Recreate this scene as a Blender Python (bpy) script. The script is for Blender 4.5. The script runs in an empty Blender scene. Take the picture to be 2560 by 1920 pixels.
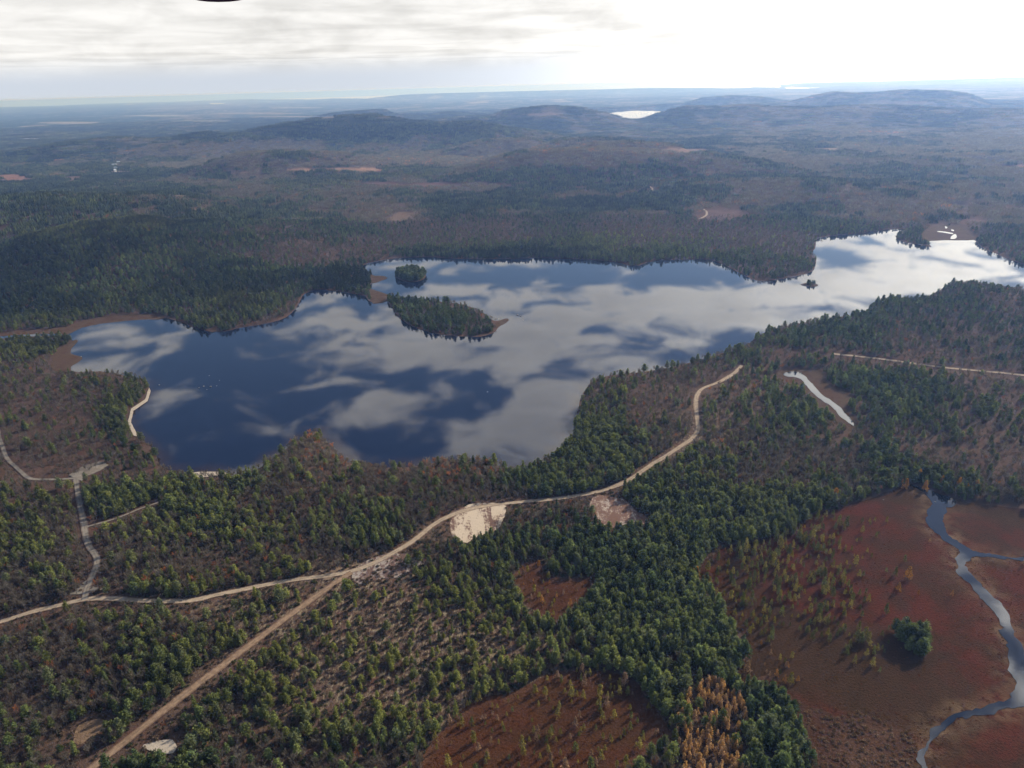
import bpy, math, random
import numpy as np
from mathutils import Vector, Matrix
from mathutils.geometry import delaunay_2d_cdt

random.seed(7)
rng = np.random.default_rng(11)
sc = bpy.context.scene
R = math.radians

# ------------------------------------------------------------------ camera
CAM_H = 300.0
FPX = 1778.0                      # focal length in pixels of the 2560 px wide frame
PITCH, ROLL = R(22.8), R(1.68)
fw = np.array([0, math.cos(PITCH), -math.sin(PITCH)])
r0 = np.array([1.0, 0, 0]); u0 = np.array([0, math.sin(PITCH), math.cos(PITCH)])
rt = r0 * math.cos(ROLL) - u0 * math.sin(ROLL)
up = u0 * math.cos(ROLL) + r0 * math.sin(ROLL)
cam_d = bpy.data.cameras.new("camera")
cam = bpy.data.objects.new("camera", cam_d)
sc.collection.objects.link(cam)
cam.matrix_world = Matrix(((rt[0], up[0], -fw[0], 0), (rt[1], up[1], -fw[1], 0),
                           (rt[2], up[2], -fw[2], CAM_H), (0, 0, 0, 1)))
cam_d.sensor_width = 36.0
cam_d.lens = 36.0 * FPX / 2560.0
cam_d.clip_start = 0.5
cam_d.clip_end = 200000.0
sc.camera = cam

# ------------------------------------------------------------------ exposure, engine
sc.view_settings.view_transform = 'Standard'
sc.view_settings.look = 'None'
sc.view_settings.exposure = 0.0
sc.view_settings.gamma = 1.0
sc.render.engine = 'CYCLES'
cy = sc.cycles
cy.use_denoising = True
cy.max_bounces = 5; cy.diffuse_bounces = 2; cy.glossy_bounces = 2
cy.transmission_bounces = 2; cy.transparent_max_bounces = 8; cy.volume_bounces = 0
cy.use_adaptive_sampling = True; cy.adaptive_threshold = 0.02
cy.caustics_reflective = False; cy.caustics_refractive = False
sc.render.film_transparent = False

# ------------------------------------------------------------------ sun and sky
SUN_EL, SUN_AZ = R(29.0), R(53.0)          # azimuth measured from +Y (view direction) towards +X
sd = Vector((math.sin(SUN_AZ) * math.cos(SUN_EL), math.cos(SUN_AZ) * math.cos(SUN_EL), math.sin(SUN_EL)))
sun_d = bpy.data.lights.new("sun", 'SUN')
sun_d.energy = 5.0; sun_d.angle = R(0.5); sun_d.color = (1.0, 0.92, 0.80)
sun = bpy.data.objects.new("sun", sun_d); sc.collection.objects.link(sun)
sun.rotation_euler = (-sd).to_track_quat('-Z', 'Y').to_euler()
sun.location = (0, 0, 500)

def ray(px, py):
    """direction through a pixel of the 2560x1920 frame"""
    px = np.asarray(px, float); py = np.asarray(py, float)
    d = fw + np.multiply.outer((px - 1280) / FPX, rt) - np.multiply.outer((py - 960) / FPX, up)
    return d
def ground(px, py, z=0.0):
    d = ray(px, py); t = (z - CAM_H) / d[..., 2]
    return d[..., 0] * t, d[..., 1] * t
def project(x, y, z=0.0):
    v = np.stack([x, y, np.broadcast_to(np.asarray(z, float), np.shape(x)) - CAM_H], -1)
    dz = v @ fw
    dzs = np.where(dz > 1, dz, 1)
    return 1280 + FPX * (v @ rt) / dzs, 960 - FPX * (v @ up) / dzs, dz
K = 2560 / 2212.0                           # D = coordinates of the 2212 px wide view

class NT:
    """tiny helper for node graphs"""
    def __init__(s, tree):
        s.t = tree; s.n = tree.nodes; s.l = tree.links
    def node(s, ty, **kw):
        n = s.n.new(ty)
        for k, v in kw.items(): setattr(n, k, v)
        return n
    def put(s, sock, v):
        if v is None: return
        if isinstance(v, bpy.types.NodeSocket): s.l.new(v, sock)
        else: sock.default_value = v
    def math(s, op, a, b=None, c=None, clamp=False):
        n = s.node('ShaderNodeMath', operation=op, use_clamp=clamp)
        s.put(n.inputs[0], a); s.put(n.inputs[1], b); s.put(n.inputs[2], c)
        return n.outputs[0]
    def vmath(s, op, a, b=None, out=0):
        n = s.node('ShaderNodeVectorMath', operation=op)
        s.put(n.inputs[0], a); s.put(n.inputs[1], b)
        return n.outputs[out]
    def mix(s, f, a, b, blend='MIX'):
        n = s.node('ShaderNodeMix', data_type='RGBA', blend_type=blend)
        s.put(n.inputs[0], f); s.put(n.inputs[6], a); s.put(n.inputs[7], b)
        return n.outputs[2]
    def noise(s, vec, scale, detail=4, rough=0.55, dist=0.0):
        n = s.node('ShaderNodeTexNoise')
        s.put(n.inputs['Vector'], vec); n.inputs['Scale'].default_value = scale
        n.inputs['Detail'].default_value = detail; n.inputs['Roughness'].default_value = rough
        n.inputs['Distortion'].default_value = dist
        return n.outputs[0]
    def ramp(s, v, lo, hi, a=0.0, b=1.0, smooth=True):
        n = s.node('ShaderNodeMapRange', interpolation_type='SMOOTHSTEP' if smooth else 'LINEAR')
        s.put(n.inputs[0], v)
        for i, q in zip((1, 2, 3, 4), (lo, hi, a, b)): n.inputs[i].default_value = q
        return n.outputs[0]
    def comb(s, x, y, z):
        n = s.node('ShaderNodeCombineXYZ'); s.put(n.inputs[0], x); s.put(n.inputs[1], y); s.put(n.inputs[2], z)
        return n.outputs[0]

world = bpy.data.worlds.new("World"); sc.world = world; world.use_nodes = True
w = NT(world.node_tree); w.n.clear()
sky = w.node('ShaderNodeTexSky', sky_type='NISHITA', sun_disc=False)
sky.sun_elevation = SUN_EL; sky.sun_rotation = SUN_AZ; sky.altitude = 300; sky.air_density = 1.0
sky.dust_density = 0.6; sky.ozone_density = 2.0
SKY_STR = 0.1
gen = w.node('ShaderNodeTexCoord').outputs['Generated']
sep = w.node('ShaderNodeSeparateXYZ'); w.l.new(gen, sep.inputs[0])
dx, dy, dz = sep.outputs
zc = w.math('MAXIMUM', dz, 0.03)
pv = w.comb(w.math('DIVIDE', dx, zc), w.math('DIVIDE', dy, zc), 0.0)      # where the ray meets the cloud layer
# broad banks (+) and openings (-) of the cloud layer: centre, radii, amount, given where their mirror image lies in the lake
BANKS = [(720, 690, 70, 30, .20), (790, 760, 110, 28, .26), (840, 890, 110, 55, .20), (1000, 720, 230, 26, .24),
         (1130, 810, 100, 130, .16), (1320, 640, 190, 28, .34), (1480, 660, 160, 30, .30), (1210, 720, 240, 45, .26),
         (1010, 630, 90, 10, .2), (1900, 580, 170, 55, .55), (1640, 650, 160, 40, .45), (1180, 930, 90, 80, .22),
         (230, 770, 90, 60, .10), (960, 590, 60, 8, .2), (1560, 615, 12, 10, .25), (1700, 600, 60, 30, .4), (2210, 1480, 40, 60, .35), (2080, 1560, 90, 30, .15), (1770, 860, 90, 60, .7), ]
HOLES = [(2060, 1130, 60, 70, -.6), (2100, 1260, 30, 40, -.4), (1200, 598, 260, 18, -.42), (1500, 605, 75, 26, -.45), (470, 770, 140, 70, -.16), (420, 900, 170, 110, -.16),
         (900, 820, 80, 30, -.22), (690, 770, 60, 30, -.16), (1815, 556, 50, 32, -.75), (660, 900, 60, 50, -.05),
         (740, 850, 40, 60, -.10), (1280, 715, 45, 8, -.35), (1030, 1000, 120, 30, -.1), (1100, 870, 60, 30, -.1)]
cov = None
for (ex, ey, rx, ry, am) in BANKS + HOLES:
    cx, cy_ = ground(ex * K, ey * K)
    ax, _ = ground((ex + rx) * K, ey * K); _, b1 = ground(ex * K, (ey - ry) * K); _, b2 = ground(ex * K, (ey + ry) * K)
    sxy = (CAM_H / abs(ax - cx), 2 * CAM_H / abs(b1 - b2), 0)
    d = w.vmath('MULTIPLY', w.vmath('SUBTRACT', pv, (float(cx) / CAM_H, float(cy_) / CAM_H, 0)), sxy)
    g = w.math('MULTIPLY', w.math('EXPONENT', w.math('MULTIPLY', w.vmath('DOT_PRODUCT', d, d, 1), -0.8)), am)
    cov = g if cov is None else w.math('ADD', cov, g)
n1 = w.noise(pv, 3.6, 7, 0.56, 0.5)
n2 = w.noise(w.vmath('ADD', pv, (7.3, 2.1, 0)), 0.45, 3, 0.5)
front = w.ramp(dy, -0.35, 0.35)                                            # the cloud deck lies ahead of the aircraft
lowc = w.ramp(dz, 0.10, 0.22, 0.85, 0.0)
nn = w.math('ADD', w.math('ADD', w.math('MULTIPLY', w.math('SUBTRACT', n1, 0.5), 2.5), w.math('MULTIPLY', w.math('SUBTRACT', n2, 0.5), 0.5)), w.math('ADD', w.math('SUBTRACT', cov, 0.03), lowc))
mask = w.ramp(nn, -0.19, 0.35)
hi = w.ramp(dz, 0.62, 0.9, 1.0, 0.0)
mask = w.math('MULTIPLY', w.math('MULTIPLY', mask, hi), w.math('ADD', w.math('MULTIPLY', front, 0.85), 0.15))
# brightness of the clouds: stronger towards the sun
hd = w.vmath('NORMALIZE', w.comb(dx, dy, 0.0))
cs = w.vmath('DOT_PRODUCT', hd, (math.sin(SUN_AZ), math.cos(SUN_AZ), 0), 1)
br = w.math('ADD', w.math('MULTIPLY', w.math('POWER', w.math('MAXIMUM', cs, 0.0), 8.0), 3.4), 1.07)
puff = w.ramp(w.noise(w.vmath('MULTIPLY', gen, (1, 1, 3.6)), 9.0, 6, 0.6, 0.3), 0.34, 0.62, 0.86, 1.04)
tex = w.math('MULTIPLY', puff, w.ramp(w.noise(pv, 0.33, 3, 0.5, 0.6), 0.34, 0.62, 0.90, 1.06))
thick = w.ramp(nn, 0.05, 0.5, 1.0, 0.86)
cl_l = w.math('MULTIPLY', w.math('MULTIPLY', w.math('MULTIPLY', br, w.ramp(dz, .14, .45, 1.0, 1.6)), tex), thick)
cloud = w.mix(1.0, (1.0, 0.985, 0.955, 1), w.comb(cl_l, cl_l, cl_l), 'MULTIPLY')
skyv = w.vmath('SCALE', sky.outputs[0]); skyv.node.inputs[3].default_value = SKY_STR
fac0 = w.ramp(dz, 0.03, 0.5, 1.0, 0.62)
sky2 = w.mix(1.0, skyv, (0.92, 0.96, 1.06, 1), 'MULTIPLY')
# clear haze band right on the horizon
hz = w.math('MULTIPLY', w.math('POWER', w.math('MAXIMUM', cs, 0.0), 6.0), 4.0)
hcol = w.vmath('ADD', w.comb(hz, hz, hz), w.mix(w.ramp(dz, -0.0012, 0.0), (0.22, 0.40, 1.5, 1), (0.64, 0.70, 0.79, 1)))
col = w.mix(mask, sky2, cloud)
col = w.mix(w.ramp(dz, 0.012, 0.045, 1.0, 0.0), col, hcol)
bg = w.node('ShaderNodeBackground'); bg.inputs['Strength'].default_value = SKY_STR
out = w.node('ShaderNodeOutputWorld')
cs2 = w.vmath('SCALE', col); cs2.node.inputs[3].default_value = 1.0 / SKY_STR
w.l.new(cs2, bg.inputs['Color']); w.l.new(bg.outputs[0], out.inputs[0])

# ------------------------------------------------------------------ numpy helpers
def smooth(a, b, x):
    t = np.clip((x - a) / (b - a), 0, 1); return t * t * (3 - 2 * t)
def _h(ix, iy, seed):
    n = (ix.astype(np.int64) * 374761393 + iy.astype(np.int64) * 668265263 + seed * 974634777) & 0xFFFFFFFF
    n = ((n ^ (n >> 13)) * 1274126177) & 0xFFFFFFFF
    return ((n ^ (n >> 16)) & 0xFFFFFF) / float(0xFFFFFF)
def vnoise(x, y, seed=0):
    ix = np.floor(x); iy = np.floor(y); fx = x - ix; fy = y - iy
    fx = fx * fx * (3 - 2 * fx); fy = fy * fy * (3 - 2 * fy)
    a = _h(ix, iy, seed); b = _h(ix + 1, iy, seed); c = _h(ix, iy + 1, seed); d = _h(ix + 1, iy + 1, seed)
    return (a + (b - a) * fx) * (1 - fy) + (c + (d - c) * fx) * fy
def fbm(x, y, scale, seed=0, oct=4, gain=0.5):
    s = 0; a = 1; tot = 0; f = 1.0 / scale
    for o in range(oct):
        s = s + a * vnoise(x * f + o * 17.3, y * f - o * 9.7, seed + o * 31); tot += a; a *= gain; f *= 2.03
    return s / tot                                        # 0..1
def inpoly(x, y, poly):
    x = np.asarray(x); y = np.asarray(y); res = np.zeros(x.shape, bool)
    bx0, by0 = poly.min(0); bx1, by1 = poly.max(0)
    m = (x >= bx0) & (x <= bx1) & (y >= by0) & (y <= by1)
    if not m.any(): return res
    xs = x[m]; ys = y[m]; r = np.zeros(xs.shape, bool); j = len(poly) - 1
    for i in range(len(poly)):
        xi, yi = poly[i]; xj, yj = poly[j]
        if yi != yj:
            c = ((yi > ys) != (yj > ys)) & (xs < (xj - xi) * (ys - yi) / (yj - yi) + xi)
            r ^= c
        j = i
    res[m] = r; return res
def distline(x, y, pts, closed=False, cap=1e9):
    """distance to a polyline; only points within cap of the box are computed exactly"""
    x = np.asarray(x, float); y = np.asarray(y, float)
    d = np.full(x.shape, 1e12)
    n = len(pts); rngi = range(n if closed else n - 1)
    bx0, by0 = pts.min(0) - cap; bx1, by1 = pts.max(0) + cap
    m = (x >= bx0) & (x <= bx1) & (y >= by0) & (y <= by1)
    if not m.any(): return np.full(x.shape, cap if cap < 1e8 else 1e6)
    xs = x[m]; ys = y[m]; dd = np.full(xs.shape, 1e12)
    for i in rngi:
        x0, y0 = pts[i]; x1, y1 = pts[(i + 1) % n]; ex, ey = x1 - x0, y1 - y0
        l2 = ex * ex + ey * ey + 1e-9
        t = np.clip(((xs - x0) * ex + (ys - y0) * ey) / l2, 0, 1)
        dd = np.minimum(dd, (xs - x0 - t * ex) ** 2 + (ys - y0 - t * ey) ** 2)
    d[m] = dd
    return np.minimum(np.sqrt(d), cap)
def organic(pts, step, amp, seed, closed=True, amin=0):
    """densify an outline and roughen it"""
    o = []; n = len(pts)
    for i in range(n if closed else n - 1):
        a = pts[i]; b = pts[(i + 1) % n]; L = np.hypot(*(b - a)); k = max(1, int(L / step))
        for j in range(k): o.append(a + (b - a) * j / k)
    if not closed: o.append(pts[-1])
    o = np.array(o)
    jx = fbm(o[:, 0], o[:, 1], step * 4, seed, 4, .6) - .5; jy = fbm(o[:, 0], o[:, 1], step * 4, seed + 5, 4, .6) - .5
    return o + np.stack([jx, jy], 1) * 2 * amp
def chaikin(pts, closed=True, it=1):
    for _ in range(it):
        o = []; n = len(pts)
        if not closed: o.append(pts[0])
        for i in range(n if closed else n - 1):
            a = pts[i]; b = pts[(i + 1) % n]; o += [a * .75 + b * .25, a * .25 + b * .75]
        if not closed: o.append(pts[-1])
        pts = np.array(o)
    return pts
def D(*p): return [(x * K, y * K) for x, y in p]
def Z(ox, oy, *p): return [(ox + x * .38879, oy + y * .38879) for x, y in p]
def G(pts):
    a = np.array(pts, float); x, y = ground(a[:, 0], a[:, 1]); return np.stack([x, y], 1)

# ------------------------------------------------------------------ outlines read off the photograph, laid on the ground
LAKE = D((129, 721), (190, 697), (245, 685), (300, 683), (353, 686), (386, 694), (420, 709), (453, 717), (480, 718), (524, 707),
         (571, 701), (615, 689), (638, 671), (648, 650), (658, 634), (685, 625), (735, 630), (768, 636), (790, 640), (800, 654), (822, 654),
         (824, 644), (832, 644), (842, 660), (862, 687), (886, 704), (926, 718), (970, 726), (1013, 728), (1044, 728), (1070, 717),
         (1074, 708), (1099, 695), (1097, 686), (1072, 695), (1057, 687), (1037, 671), (1000, 657), (950, 652), (886, 649), (845, 640),
         (818, 636), (803, 628), (800, 612), (812, 607), (837, 602), (828, 597), (802, 595), (788, 581), (780, 572), (845, 558), (936, 555), (953, 558), (1070, 561),
         (1171, 557), (1272, 561), (1330, 566), (1373, 578), (1406, 563), (1477, 561), (1536, 560), (1580, 580), (1613, 599), (1647, 610), (1704, 600),
         (1751, 590), (1763, 577), (1763, 557), (1751, 548), (1764, 533), (1758, 516), (1805, 509), (1882, 503), (1919, 494), (1963, 495),
         (1950, 505), (1929, 511), (1963, 527), (1993, 529), (2017, 536), (2000, 522), (1996, 517), (2053, 516), (2104, 516), (2117, 533), (2171, 557),
         (2212, 572), (2270, 590), (2340, 612), (2380, 632), (2300, 632), (2212, 624), (2160, 626), (2120, 616), (2085, 611), (2045, 616), (2020, 636), (1985, 648), (1900, 648),
         (1880, 658), (1875, 680), (1800, 686), (1700, 704), (1640, 722), (1625, 740), (1590, 754), (1540, 768), (1480, 788), (1400, 803),
         (1320, 810), (1278, 822), (1254, 855), (1246, 890), (1240, 932), (1218, 972), (1172, 1002), (1130, 1014), (1095, 1012), (1060, 1002), (1010, 995),
         (950, 998), (900, 1008), (850, 1010), (800, 1008), (740, 995), (712, 962), (692, 938), (680, 928), (642, 950), (592, 992), (560, 1012),
         (520, 1026), (455, 1023), (400, 1024), (350, 1010), (338, 985), (334, 968), (291, 938), (279, 916), (286, 886), (316, 865), (324, 842), (316, 829),
         (300, 818), (276, 812), (235, 805), (195, 804), (151, 803), (145, 796), (173, 771), (134, 766), (129, 758), (150, 745), (161, 736))
ISLET = D((850, 597), (862, 604), (880, 610), (905, 609), (918, 601), (921, 592), (900, 585), (875, 584), (858, 590))
ISLET2 = D((1727, 615), (1740, 619), (1757, 620), (1770, 617), (1758, 612), (1740, 612))
SLOUGH = Z(1700, 640, (660, 760), (700, 745), (785, 745), (800, 775), (850, 820), (900, 880), (960, 925), (1030, 970), (1065, 1020),
           (1100, 1060), (1118, 1088), (1114, 1096), (1085, 1076), (1035, 1036), (985, 985), (918, 932), (868, 895), (820, 850), (790, 800), (740, 780), (680, 780))
MARSH1 = Z(1700, 640, (590, 780), (650, 740), (790, 725), (920, 735), (925, 790), (985, 840), (1085, 865), (1095, 905), (1065, 960), (1085, 1010),
           (1150, 1110), (1110, 1160), (1050, 1110), (940, 1020), (850, 930), (790, 860), (690, 825), (600, 805))
CREEK = Z(1700, 640, (1130, 1100), (1180, 1180), (1230, 1270), (1300, 1350), (1380, 1430), (1460, 1480))
RIVER = Z(1700, 640, (1455, 1468), (1530, 1505), (1600, 1545), (1605, 1580), (1590, 1640)) + \
        Z(1700, 1275, (1580, 70), (1640, 150), (1720, 210), (1790, 260), (1770, 310), (1765, 390), (1860, 480), (1950, 580), (2040, 680), (2060, 760),
          (2080, 830), (2120, 940), (2110, 1010), (2140, 1080), (2130, 1170), (2150, 1220), (2000, 1255), (1850, 1270), (1770, 1310), (1640, 1370),
          (1630, 1430), (1600, 1500), (1520, 1570), (1510, 1600), (1560, 1680), (1560, 1900), (1610, 1900), (1605, 1680), (1570, 1620), (1565, 1572), (1640, 1500), (1680, 1450),
          (1700, 1400), (1770, 1345), (1860, 1308), (1960, 1320), (2050, 1290), (2150, 1270), (2260, 1285), (2500, 1290), (2500, 1190), (2290, 1190), (2250, 1080), (2235, 960), (2200, 900), (2150, 800),
          (2130, 740), (2110, 650), (2040, 570), (1950, 490), (1880, 430), (1850, 370), (1850, 310), (1880, 290), (1950, 300), (2050, 315),
          (2212, 334), (2500, 360), (2500, 335), (2212, 308), (2040, 292), (1900, 265), (1830, 230), (1740, 180), (1695, 90), (1720, 0)) + \
        Z(1700, 640, (1745, 1610), (1772, 1572), (1740, 1545), (1640, 1520), (1560, 1482))
BOG_SMALL = Z(850, 1275, (1150, 340), (1290, 310), (1340, 420), (1480, 440), (1640, 420), (1625, 540), (1560, 610), (1400, 725), (1310, 690), (1240, 640), (1150, 560), (1120, 450))
BOG_LOW = Z(850, 1275, (520, 1700), (560, 1520), (700, 1370), (830, 1240), (1100, 1160), (1280, 1070), (1450, 1030), (1750, 1050), (1900, 1100), (1980, 1200), (2060, 1340), (2120, 1450),
            (1920, 1590), (1800, 1720), (1750, 1900), (480, 1900))
BOG_BIG = Z(1700, 1275, (130, 400), (180, 290), (420, 200), (700, 140), (830, 60), (960, 0)) + Z(1700, 640, (1180, 1580), (1370, 1500), (1460, 1470), (1600, 1510), (1770, 1560), (1900, 1600), (2212, 1625), (2800, 1640)) + \
          Z(1700, 1275, (2900, 800), (2900, 1950), (900, 1950), (860, 1700), (800, 1480), (720, 1300), (610, 1180), (480, 1120), (400, 1160), (330, 1080), (400, 1000), (440, 930), (400, 760), (270, 640), (140, 500))
SHRUBBY = Z(1700, 1275, (430, 1090), (560, 1060), (640, 1130), (780, 1215), (900, 1280), (1050, 1330), (1180, 1310), (1330, 1365), (1470, 1440), (1545, 1530), (1500, 1620), (1530, 1760), (1400, 1950), (860, 1950), (860, 1700), (800, 1480), (720, 1300), (610, 1180), (480, 1130))
PIT1 = Z(850, 1275, (730, 60), (860, -10), (1065, -18), (1060, 60), (1020, 165), (880, 200), (800, 245), (745, 235), (715, 150))
PIT2 = Z(850, 1275, (1590, -5), (1660, 60), (1700, 135), (1740, 145), (1860, 125), (2020, 100), (1960, 60), (1900, 20), (1800, -60), (1640, -75))
PALE = Z(0, 1275, (900, 1560), (1050, 1515), (1140, 1522), (1155, 1570), (1110, 1612), (1010, 1595))
TANC = Z(0, 1275, (505, 1440), (590, 1400), (700, 1375), (690, 1450), (600, 1505), (530, 1560), (470, 1520))
SLASH = Z(850, 1275, (60, 420), (300, 320), (450, 330), (560, 400), (430, 460), (250, 480), (100, 520))
BEACH = D((289, 942), (276, 916), (283, 884), (314, 863), (322, 838), (326, 846), (319, 867), (289, 888), (283, 914), (297, 938), (300, 944))
BEACH2 = D((398, 1024), (430, 1020), (456, 1020), (490, 1021), (500, 1026), (460, 1030), (415, 1034))
MARSHW = D((-60, 722), (60, 715), (130, 712), (190, 691), (260, 678), (350, 680), (362, 690), (300, 690), (190, 702), (135, 728), (60, 734), (-60, 738))
STREAMW = D((-60, 732), (0, 727), (60, 723), (105, 722), (135, 722), (135, 726), (100, 726), (50, 728), (0, 732), (-60, 738))
MARSHL = D((130, 752), (150, 742), (165, 733), (170, 738), (150, 760), (150, 766), (180, 770), (180, 776), (155, 790), (150, 806), (210, 802), (240, 804), (225, 812), (140, 812), (112, 800), (112, 775))
SPIT = D((798, 596), (828, 596), (840, 601), (815, 610), (800, 613))
SPIT2 = D((1062, 702), (1078, 696), (1096, 688), (1099, 693), (1080, 704), (1066, 709))
NECK = D((795, 622), (830, 634), (850, 642), (838, 650), (822, 656), (800, 656))
MARSHE = D((1990, 520), (2005, 495), (2040, 485), (2080, 492), (2110, 515), (2105, 519), (2050, 519), (2000, 520))
POLY_WATER = {}
def mk(pts, step, amp, seed, sm=1): return organic(chaikin(G(pts), True, sm), step, amp, seed)
LAKE_P = mk(LAKE, 7, 2.2, 3); ISL_P = mk(ISLET, 4, 1.5, 4); ISL2_P = mk(ISLET2, 3, 1.2, 5)
SL_P = mk(SLOUGH, 3, 2.6, 6); RIV_P = mk(RIVER, 2.0, 4.2, 7); MA1_P = mk(MARSH1, 5, 3, 8)
BS_P = mk(BOG_SMALL, 4, 3, 9); BL_P = mk(BOG_LOW, 5, 4, 10); BB_P = mk(BOG_BIG, 6, 5, 12)
P1_P = mk(PIT1, 3, 2.5, 13); P2_P = mk(PIT2, 3, 3, 14); SH_P = mk(SHRUBBY, 4, 6, 27); PA_P = mk(PALE, 2, 1.2, 15); TC_P = mk(TANC, 3, 1.5, 16); SS_P = mk(SLASH, 3, 4, 17)
BE_P = mk(BEACH, 2, .6, 18, 0); BE2_P = mk(BEACH2, 2, .8, 19); MW_P = mk(MARSHW, 8, 3, 20); SW_P = mk(STREAMW, 5, 1, 21, 0); ML_P = mk(MARSHL, 5, 4, 22)
SP_P = mk(SPIT, 4, 1, 23); SP2_P = mk(SPIT2, 3, 2.5, 24); NK_P = mk(NECK, 4, 1.5, 25); ME_P = mk(MARSHE, 12, 8, 26)
# far water
FARW = [Z(850, 100, (1735, 466), (1850, 450), (2140, 438), (2120, 480), (1990, 520), (1820, 525), (1740, 490)),
        Z(850, 100, (405, 514), (540, 509), (535, 520), (450, 524)), Z(0, 100, (1340, 404), (1460, 400), (1420, 416), (1360, 416)),
        Z(0, 100, (1700, 398), (1770, 396), (1765, 405), (1705, 406)), Z(1700, 100, (1290, 686), (1385, 687), (1350, 696), (1300, 697)),
        Z(1700, 100, (1895, 788), (1965, 789), (1950, 795), (1900, 794)), Z(1700, 100, (1965, 801), (2030, 801), (2015, 807), (1970, 806)),
        Z(1700, 100, (2025, 830), (2085, 831), (2060, 842), (2040, 840)), Z(0, 100, (1095, 624), (1140, 624), (1130, 632), (1100, 632)),
        Z(1700, 100, (670, 303), (900, 298), (890, 310), (690, 317)), Z(850, 100, (640, 443), (680, 443), (670, 449), (645, 449)), Z(1700,100,(1800,1070),(1830,1070),(1825,1084),(1805,1080))]
FARW_P = [mk(p, 40, 12, 30 + i) for i, p in enumerate(FARW)]
# open sea towards the horizon with its islands (azimuth band, beyond the coast line)
SEA = Z(0, 100, (1830, 386), (2000, 384)) + Z(850, 100, (120, 378), (300, 380), (420, 368), (520, 352), (720, 345), (900, 338), (1100, 334), (1250, 332), (1420, 318)) + \
      Z(1700, 100, (50, 318), (250, 317), (450, 306), (650, 305), (640, 290), (640, 280))
BRAID = [Z(1700, 100, *q) for q in (((1652, 1230), (1690, 1232), (1735, 1240), (1760, 1246), (1755, 1251), (1700, 1242), (1655, 1237)), ((1672, 1222), (1690, 1214), (1712, 1216), (1735, 1226), (1730, 1231), (1700, 1224)),
         ((1700, 1200), (1728, 1196), (1722, 1206), (1710, 1216), (1702, 1210)), ((1690, 1244), (1730, 1256), (1752, 1264), (1745, 1269), (1705, 1256)), ((1742, 1272), (1748, 1258), (1770, 1246), (1782, 1262), (1776, 1280), (1740, 1283)),
         ((1718, 1192), (1735, 1178), (1752, 1166), (1758, 1169), (1742, 1184), (1726, 1196)), ((1738, 1218), (1758, 1222), (1762, 1232), (1745, 1228)))]
BRAID_P = [mk(p, 6, 2.5, 60 + i) for i, p in enumerate(BRAID) if i not in (1, 3)]
seaG = G(SEA); seaR = np.hypot(seaG[:, 0], seaG[:, 1])[:, None]; seaG = seaG * np.minimum(1, 35000 / seaR)
fa = np.radians(np.linspace(21, -17, 14)); fr = np.column_stack([36000 * np.sin(fa), 36000 * np.cos(fa)])
SEA_P = organic(np.vstack([seaG, fr]), 300, 60, 70)

# roads: centre line (2560 frame), width in metres, z order
ROADS = [
    ("gravel_road", 4.7, D((-60, 1362), (0, 1345), (60, 1325), (120, 1310), (165, 1298), (200, 1293), (260, 1295), (330, 1300), (400, 1300), (440, 1293), (480, 1283), (560, 1266), (640, 1252),
        (740, 1241), (800, 1222), (850, 1195), (900, 1165), (940, 1130), (985, 1108), (1040, 1095), (1100, 1087), (1180, 1080), (1260, 1070), (1310, 1058), (1360, 1038), (1400, 1008),
        (1440, 985), (1469, 965), (1499, 946), (1509, 926), (1505, 900), (1503, 875), (1505, 852), (1519, 838), (1550, 828), (1586, 808), (1602, 790))),
    ("dirt_track", 4.6, D((760, 1238), (743, 1247), (706, 1272), (638, 1322), (588, 1359), (511, 1415), (413, 1491), (319, 1562), (235, 1632), (190, 1668), (150, 1700))),
    ("gravel_lane", 4.4, D((183, 1296), (186, 1278), (198, 1250), (210, 1222), (207, 1200), (190, 1176), (183, 1142), (176, 1102), (168, 1064), (164, 1034))),
    ("forest_lane", 3.4, D((164, 1034), (120, 1036), (67, 1037), (50, 1025), (32, 1008), (17, 993), (8, 975), (3, 956), (-4, 930), (-12, 900))),
    ("lakeside_lane", 4.2, D((164, 1034), (185, 1028), (207, 1020), (220, 1012), (232, 1004))),
    ("narrow_track", 2.2, D((186, 1139), (220, 1130), (260, 1118), (300, 1100), (340, 1087), (368, 1078))),
    ("logging_road", 5.5, D((1800, 765), (1850, 770), (1910, 777), (1990, 788), (2060, 797), (2130, 803), (2212, 811), (2330, 826))),
    ("far_track", 6.0, D((1402, 402), (1410, 408), (1408, 416), (1440, 426))),
    ("upland_track", 6.0, D((1520, 452), (1527, 458), (1527, 464), (1520, 470), (1500, 476))),
]

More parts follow.
